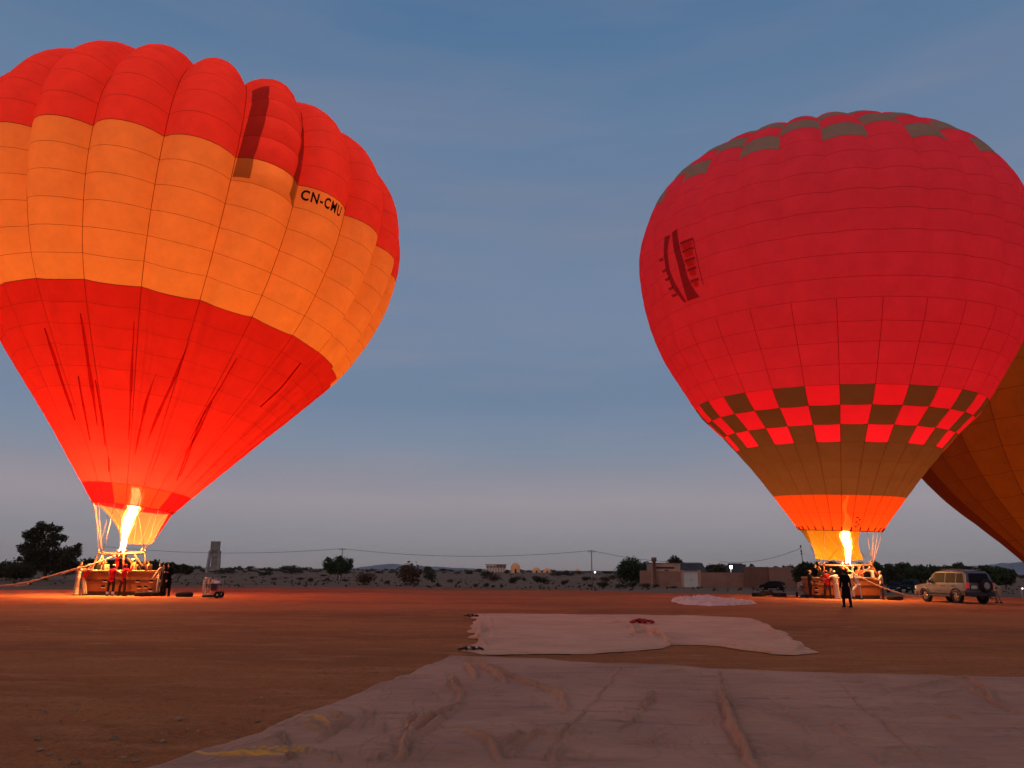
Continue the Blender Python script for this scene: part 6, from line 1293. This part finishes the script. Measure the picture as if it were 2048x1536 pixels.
    if hat:
        b.ell(o_(hc+Hd*.060-f2*.008), (.094, .108, .072), 14, 8, Rh); b.ell(o_(hc+Hd*.055+f2*.11), (.06, .06, .010), 10, 5, Rh); b.build('cap', cmat(hat), r, smooth_=True)
        b = MB(); b.ell(o_(hc-Hd*.005-f2*.022), (.083, .088, .075), 12, 8, Rh); b.build('hair', HAIR, r, smooth_=True)
    elif hood:
        b.ell(o_(hc+Hd*.02-f2*.018), (.102, .115, .130), 14, 9, Rh); b.cap(o_(hc-Hd*.05-f2*.03), o_(sh-fr*.06), .085, .12); remeshed('hood', b, .022, sm, r, .5)
    else:
        b.ell(o_(hc+Hd*.040-f2*.018), (.088, .098, .090), 14, 9, Rh); b.ell(o_(hc-Hd*.02-f2*.045), (.078, .062, .075), 12, 8, Rh); b.build('hair', HAIR, r, smooth_=True)
    return r
def px_person(px, Y, az, label, z=None, py=None, **k):
    p = np.array(at(px, 1160, Y)); p[2] = gzs(p[0], p[1]) if z is None else z
    return person(p[0], p[1], p[2], az, label, **k)
REACH = dict(lul=(-.2, .9, -.35), lll=(0, 1, .0), rul=(.2, .9, -.35), rll=(0, 1, .0))
# ---- around the left basket
px_person(156, 44.9, 80, 'person in a long pale robe holding the thick rope, far left of the basket', robe=True, shirt=PALE, hat=None, hood=False, h=1.80, pose=dict(lul=(-.3, .8, -.2), lll=(0, 1, .1), rul=(.2, .8, -.5), rll=(-.1, 1, .1)), skin=SKIN, group='crew around the left basket')
px_person(167, 45.1, 70, 'person in a red vest and pale trousers leaning onto the left end of the basket', shirt=PALE, vest=REDC, trousers=(.5, .36, .22), hat=PALE, h=1.75, pose=dict(torso=(0, .38, 1), lul=(-.3, .9, -.15), lll=(0, 1, -.1), rul=(.2, 1, -.2), rll=(0, 1, -.05), lt=(-.1, .25, -1), ls=(0, .22, -1), rt=(.1, .12, -1), rs=(0, .2, -1)), group='crew around the left basket')
px_person(224, 45.05, 8, 'person in red shirt and dark trousers with pale ankle bands', shirt=(.6, .5, .42), vest=REDC, trousers=DARK, hat=PALE, band=True, h=1.70, pose=dict(lul=(-.5, .5, -.6), lll=(-.1, .9, .2), rul=(.75, .4, -.5), rll=(.7, .6, -.1), lt=(-.12, -.05, -1), ls=(-.08, 0, -1), rt=(.04, .1, -1), rs=(.0, 0, -1)), group='crew around the left basket')
px_person(247, 45.05, 35, 'person in a bright red polo and red cap raising one hand to the face', shirt=REDC, trousers=(.05, .02, .018), hat=REDC, h=1.72, pose=dict(lul=(-.2, .7, -.5), lll=(0, .8, .4), rul=(.3, .9, .1), rll=(-.2, .3, .9), lt=(-.22, -.12, -1), ls=(-.08, -.02, -1), rt=(.1, .1, -1), rs=(0, 0, -1)), group='crew around the left basket')
BZ = .34
px_person(229, 46.3, 60, 'pilot in a red shirt in the left basket reaching up to the burner', z=BZ+.25, shirt=REDC, trousers=DARK, hat=(.5, .25, .12), h=1.72, pose=dict(rul=(.3, .25, 1), rll=(.15, .1, 1), lul=(-.2, .4, .9), lll=(0, .3, 1)), group='people in the left basket')
px_person(207, 46.2, 170, 'small person in pale clothes in the left basket beside an upright', z=BZ, shirt=(.7, .45, .22), trousers=DARK, h=1.58, skin=SKIN, group='people in the left basket')
px_person(194, 46.6, 100, 'dark-haired person in black, leftmost in the left basket', z=BZ, shirt=DARK, trousers=DARK, h=1.58, group='people in the left basket')
px_person(263, 46.4, 220, 'person with a pale yellow cap in the left basket behind the red polo', z=BZ, shirt=YEL, trousers=DARK, hat=(.8, .62, .3), h=1.70, group='people in the left basket')
px_person(277, 46.5, 250, 'dark-haired person bending low in the left basket', z=BZ, shirt=BROWN, trousers=DARK, h=1.62, pose=dict(torso=(0, .35, 1), head=(0, .5, 1)), group='people in the left basket')
px_person(284, 46.2, 285, 'long-haired person in black facing left in the left basket', z=BZ, shirt=DARK, trousers=DARK, h=1.50, group='people in the left basket')
px_person(296, 46.4, 280, 'dark-haired person in a yellow top at the right end of the left basket', z=BZ, shirt=YEL, trousers=DARK, h=1.62, group='people in the left basket')
px_person(320, 45.2, 270, 'person in a pale top reaching for the right end of the left basket', shirt=(.62, .36, .25), trousers=(.4, .26, .18), h=1.80, pose=dict(lul=(-.2, .45, -.85), lll=(0, .5, -.8), rul=(.2, .5, -.8), rll=(0, .55, -.8)), group='onlookers right of the left basket', coat=False)
px_person(328, 44.8, 200, 'person in a long black coat standing between two others, right of the left basket', shirt=BLACK, trousers=BLACK, hood=True, coat=True, h=1.76, group='onlookers right of the left basket')
px_person(336, 45.0, 175, 'person in black with long dark hair, rightmost beside the left basket', shirt=BLACK, trousers=BLACK, hood=True, h=1.80, coat=True, pose=dict(lul=(-.1, .3, -1), lll=(.5, .7, .3), rul=(.2, .2, -1), rll=(-.3, .6, .2)), group='onlookers right of the left basket')
# ---- around the right basket
px_person(1619, 50.4, 95, 'person in a dark jacket and pale cap standing behind the right fan', shirt=DARK, trousers=DARK, hat=PALE, h=1.70, pose=dict(rul=(.1, .4, -1), rll=(0, .8, -.6)), group='crew around the right basket')
px_person(1631, 51.2, 85, 'dark-suited person facing right at the left end of the right basket', z=BZ, shirt=BLACK, trousers=DARK, h=1.78, skin=SKIN, pose=dict(lul=(-.1, .6, -.7), lll=(0, 1, .2), rul=(.2, .6, -.7), rll=(0, 1, .3)), group='people in the right basket', hair=False)
px_person(1641, 51.0, 170, 'black-haired person in black, second from the left in the right basket', z=BZ, shirt=BLACK, trousers=DARK, h=1.55, group='people in the right basket')
px_person(1653.5, 50.0, 15, 'person in a red jacket and dark trousers leaning on the right basket', shirt=REDC, trousers=(.05, .03, .025), hat=(.45, .2, .12), h=1.70, pose=dict(lul=(-.3, .7, -.3), lll=(.1, .8, .2), rul=(.4, .5, -.6), rll=(.1, .9, .0), lt=(-.14, .05, -1), rt=(.12, .05, -1)), group='crew around the right basket')
px_person(1662, 51.3, 160, 'dark figure in the right basket just right of the red jacket', z=BZ, shirt=DARK, trousers=DARK, h=1.52, group='people in the right basket')
px_person(1671, 49.9, 350, 'person in a white robe and cap with an arm out to the left', shirt=WHITE, robe=True, hat=WHITE, h=1.68, pose=dict(torso=(-.08, .05, 1), lul=(-.9, .3, -.4), lll=(-.8, .4, -.3), rul=(.1, .3, -.9), lt=(.06, .05, -1), ls=(.1, 0, -1), rt=(.1, 0, -1), rs=(.06, 0, -1)), group='crew around the right basket')
px_person(1699, 49.8, 20, 'person in pale robe and cap half hidden behind the man in black', shirt=WHITE, robe=True, hat=YEL, h=1.70, pose=dict(rul=(.3, .2, .9), rll=(-.2, .1, 1), lul=(-.3, .6, -.4)), group='crew around the right basket')
px_person(1715, 49.6, 335, 'person in a grey vest with white sleeves and trousers pushing, legs wide apart', shirt=WHITE, vest=GREY, trousers=WHITE, h=1.66, hat=None, pose=dict(torso=(-.05, .25, 1), head=(0, .8, .8), lul=(-.8, .4, -.3), lll=(-.9, .4, -.25), rul=(.1, .8, -.4), lt=(-.75, .12, -.8), ls=(.10, .05, -1), rt=(.16, .0, -1), rs=(.05, -.1, -1)), group='crew around the right basket')
px_person(1720, 51.1, 190, 'person with a reddish scarf in the middle of the right basket', z=BZ, shirt=(.35, .08, .06), trousers=DARK, h=1.66, group='people in the right basket', hat=(.4, .12, .1))
px_person(1729, 51.3, 200, 'dark-clothed person right of the reddish scarf in the right basket', z=BZ, shirt=DARK, trousers=DARK, h=1.58, group='people in the right basket')
px_person(1736, 50.9, 150, 'black-clothed person third from the right end in the right basket', z=BZ, shirt=BLACK, trousers=DARK, h=1.54, group='people in the right basket')
px_person(1743, 51.1, 240, 'person in pale pink with a raised hand at the right end of the basket', z=BZ, shirt=(.7, .42, .36), trousers=DARK, hat=(.75, .5, .4), h=1.66, pose=dict(rul=(.3, .6, .2), rll=(0, .2, 1)), group='people in the right basket')
px_person(1762, 49.9, 285, 'person in cream shirt and white cap at the right end of the right basket', shirt=(.48, .36, .25), trousers=(.04, .018, .016), hat=WHITE, h=1.70, pose=dict(lul=(-.1, .5, -.75), lll=(0, .9, .3), rul=(.1, .4, -.85), rll=(0, 1, .25), lt=(-.05, .05, -1), rt=(.08, -.08, -1)), group='crew around the right basket')
px_person(1690, 38.2, 355, 'person in loose black clothes walking across the field towards the right basket', shirt=BLACK, trousers=BLACK, h=1.74, coat=True, skin=SKIN2, pose=dict(torso=(0, .05, 1), head=(0, .25, 1), lul=(-.18, -.05, -1), lll=(-.06, .1, -1), rul=(.24, .05, -1), rll=(.20, .15, -1), lt=(-.05, .18, -1), ls=(.02, .0, -1), rt=(.05, -.12, -1), rs=(0, -.22, -1)), group=None)
px_person(1993, 45.4, 250, 'person in pale clothes bending beyond the spare wheel of the off-roader', shirt=PALE, trousers=(.4, .26, .18), h=1.6, pose=dict(torso=(0, 1, .45), head=(0, .9, .1), lt=(-.12, .3, -1), ls=(0, -.3, -1), rt=(.12, .3, -1), rs=(0, -.3, -1), lul=(-.1, .5, -.9), lll=(0, .5, -.9), rul=(.1, .5, -.9), rll=(0, .5, -.9)), group=None)
bpy.context.view_layer.update()
# ------------------------------------------------------------------ thin dusty air
hz = bpy.data.materials.new('dusty_air'); hz.use_nodes = True; n_ = hz.node_tree; n_.nodes.clear()
o_ = n_.nodes.new('ShaderNodeOutputMaterial'); v_ = n_.nodes.new('ShaderNodeVolumePrincipled'); v_.inputs['Color'].default_value = (.96, .95, 1, 1); v_.inputs['Density'].default_value = HAZE_D; v_.inputs['Anisotropy'].default_value = .3
n_.links.new(v_.outputs[0], o_.inputs['Volume'])
b = MB(); b.box((0, 0, 0), (19600, 19600, 1)); v = np.concatenate(b.v); v[:, 2] = np.where(v[:, 2] > 0, 190.0, -9.0)
hb = mesh('haze', v, b.f, hz, None, False); tag(hb, kind='stuff')
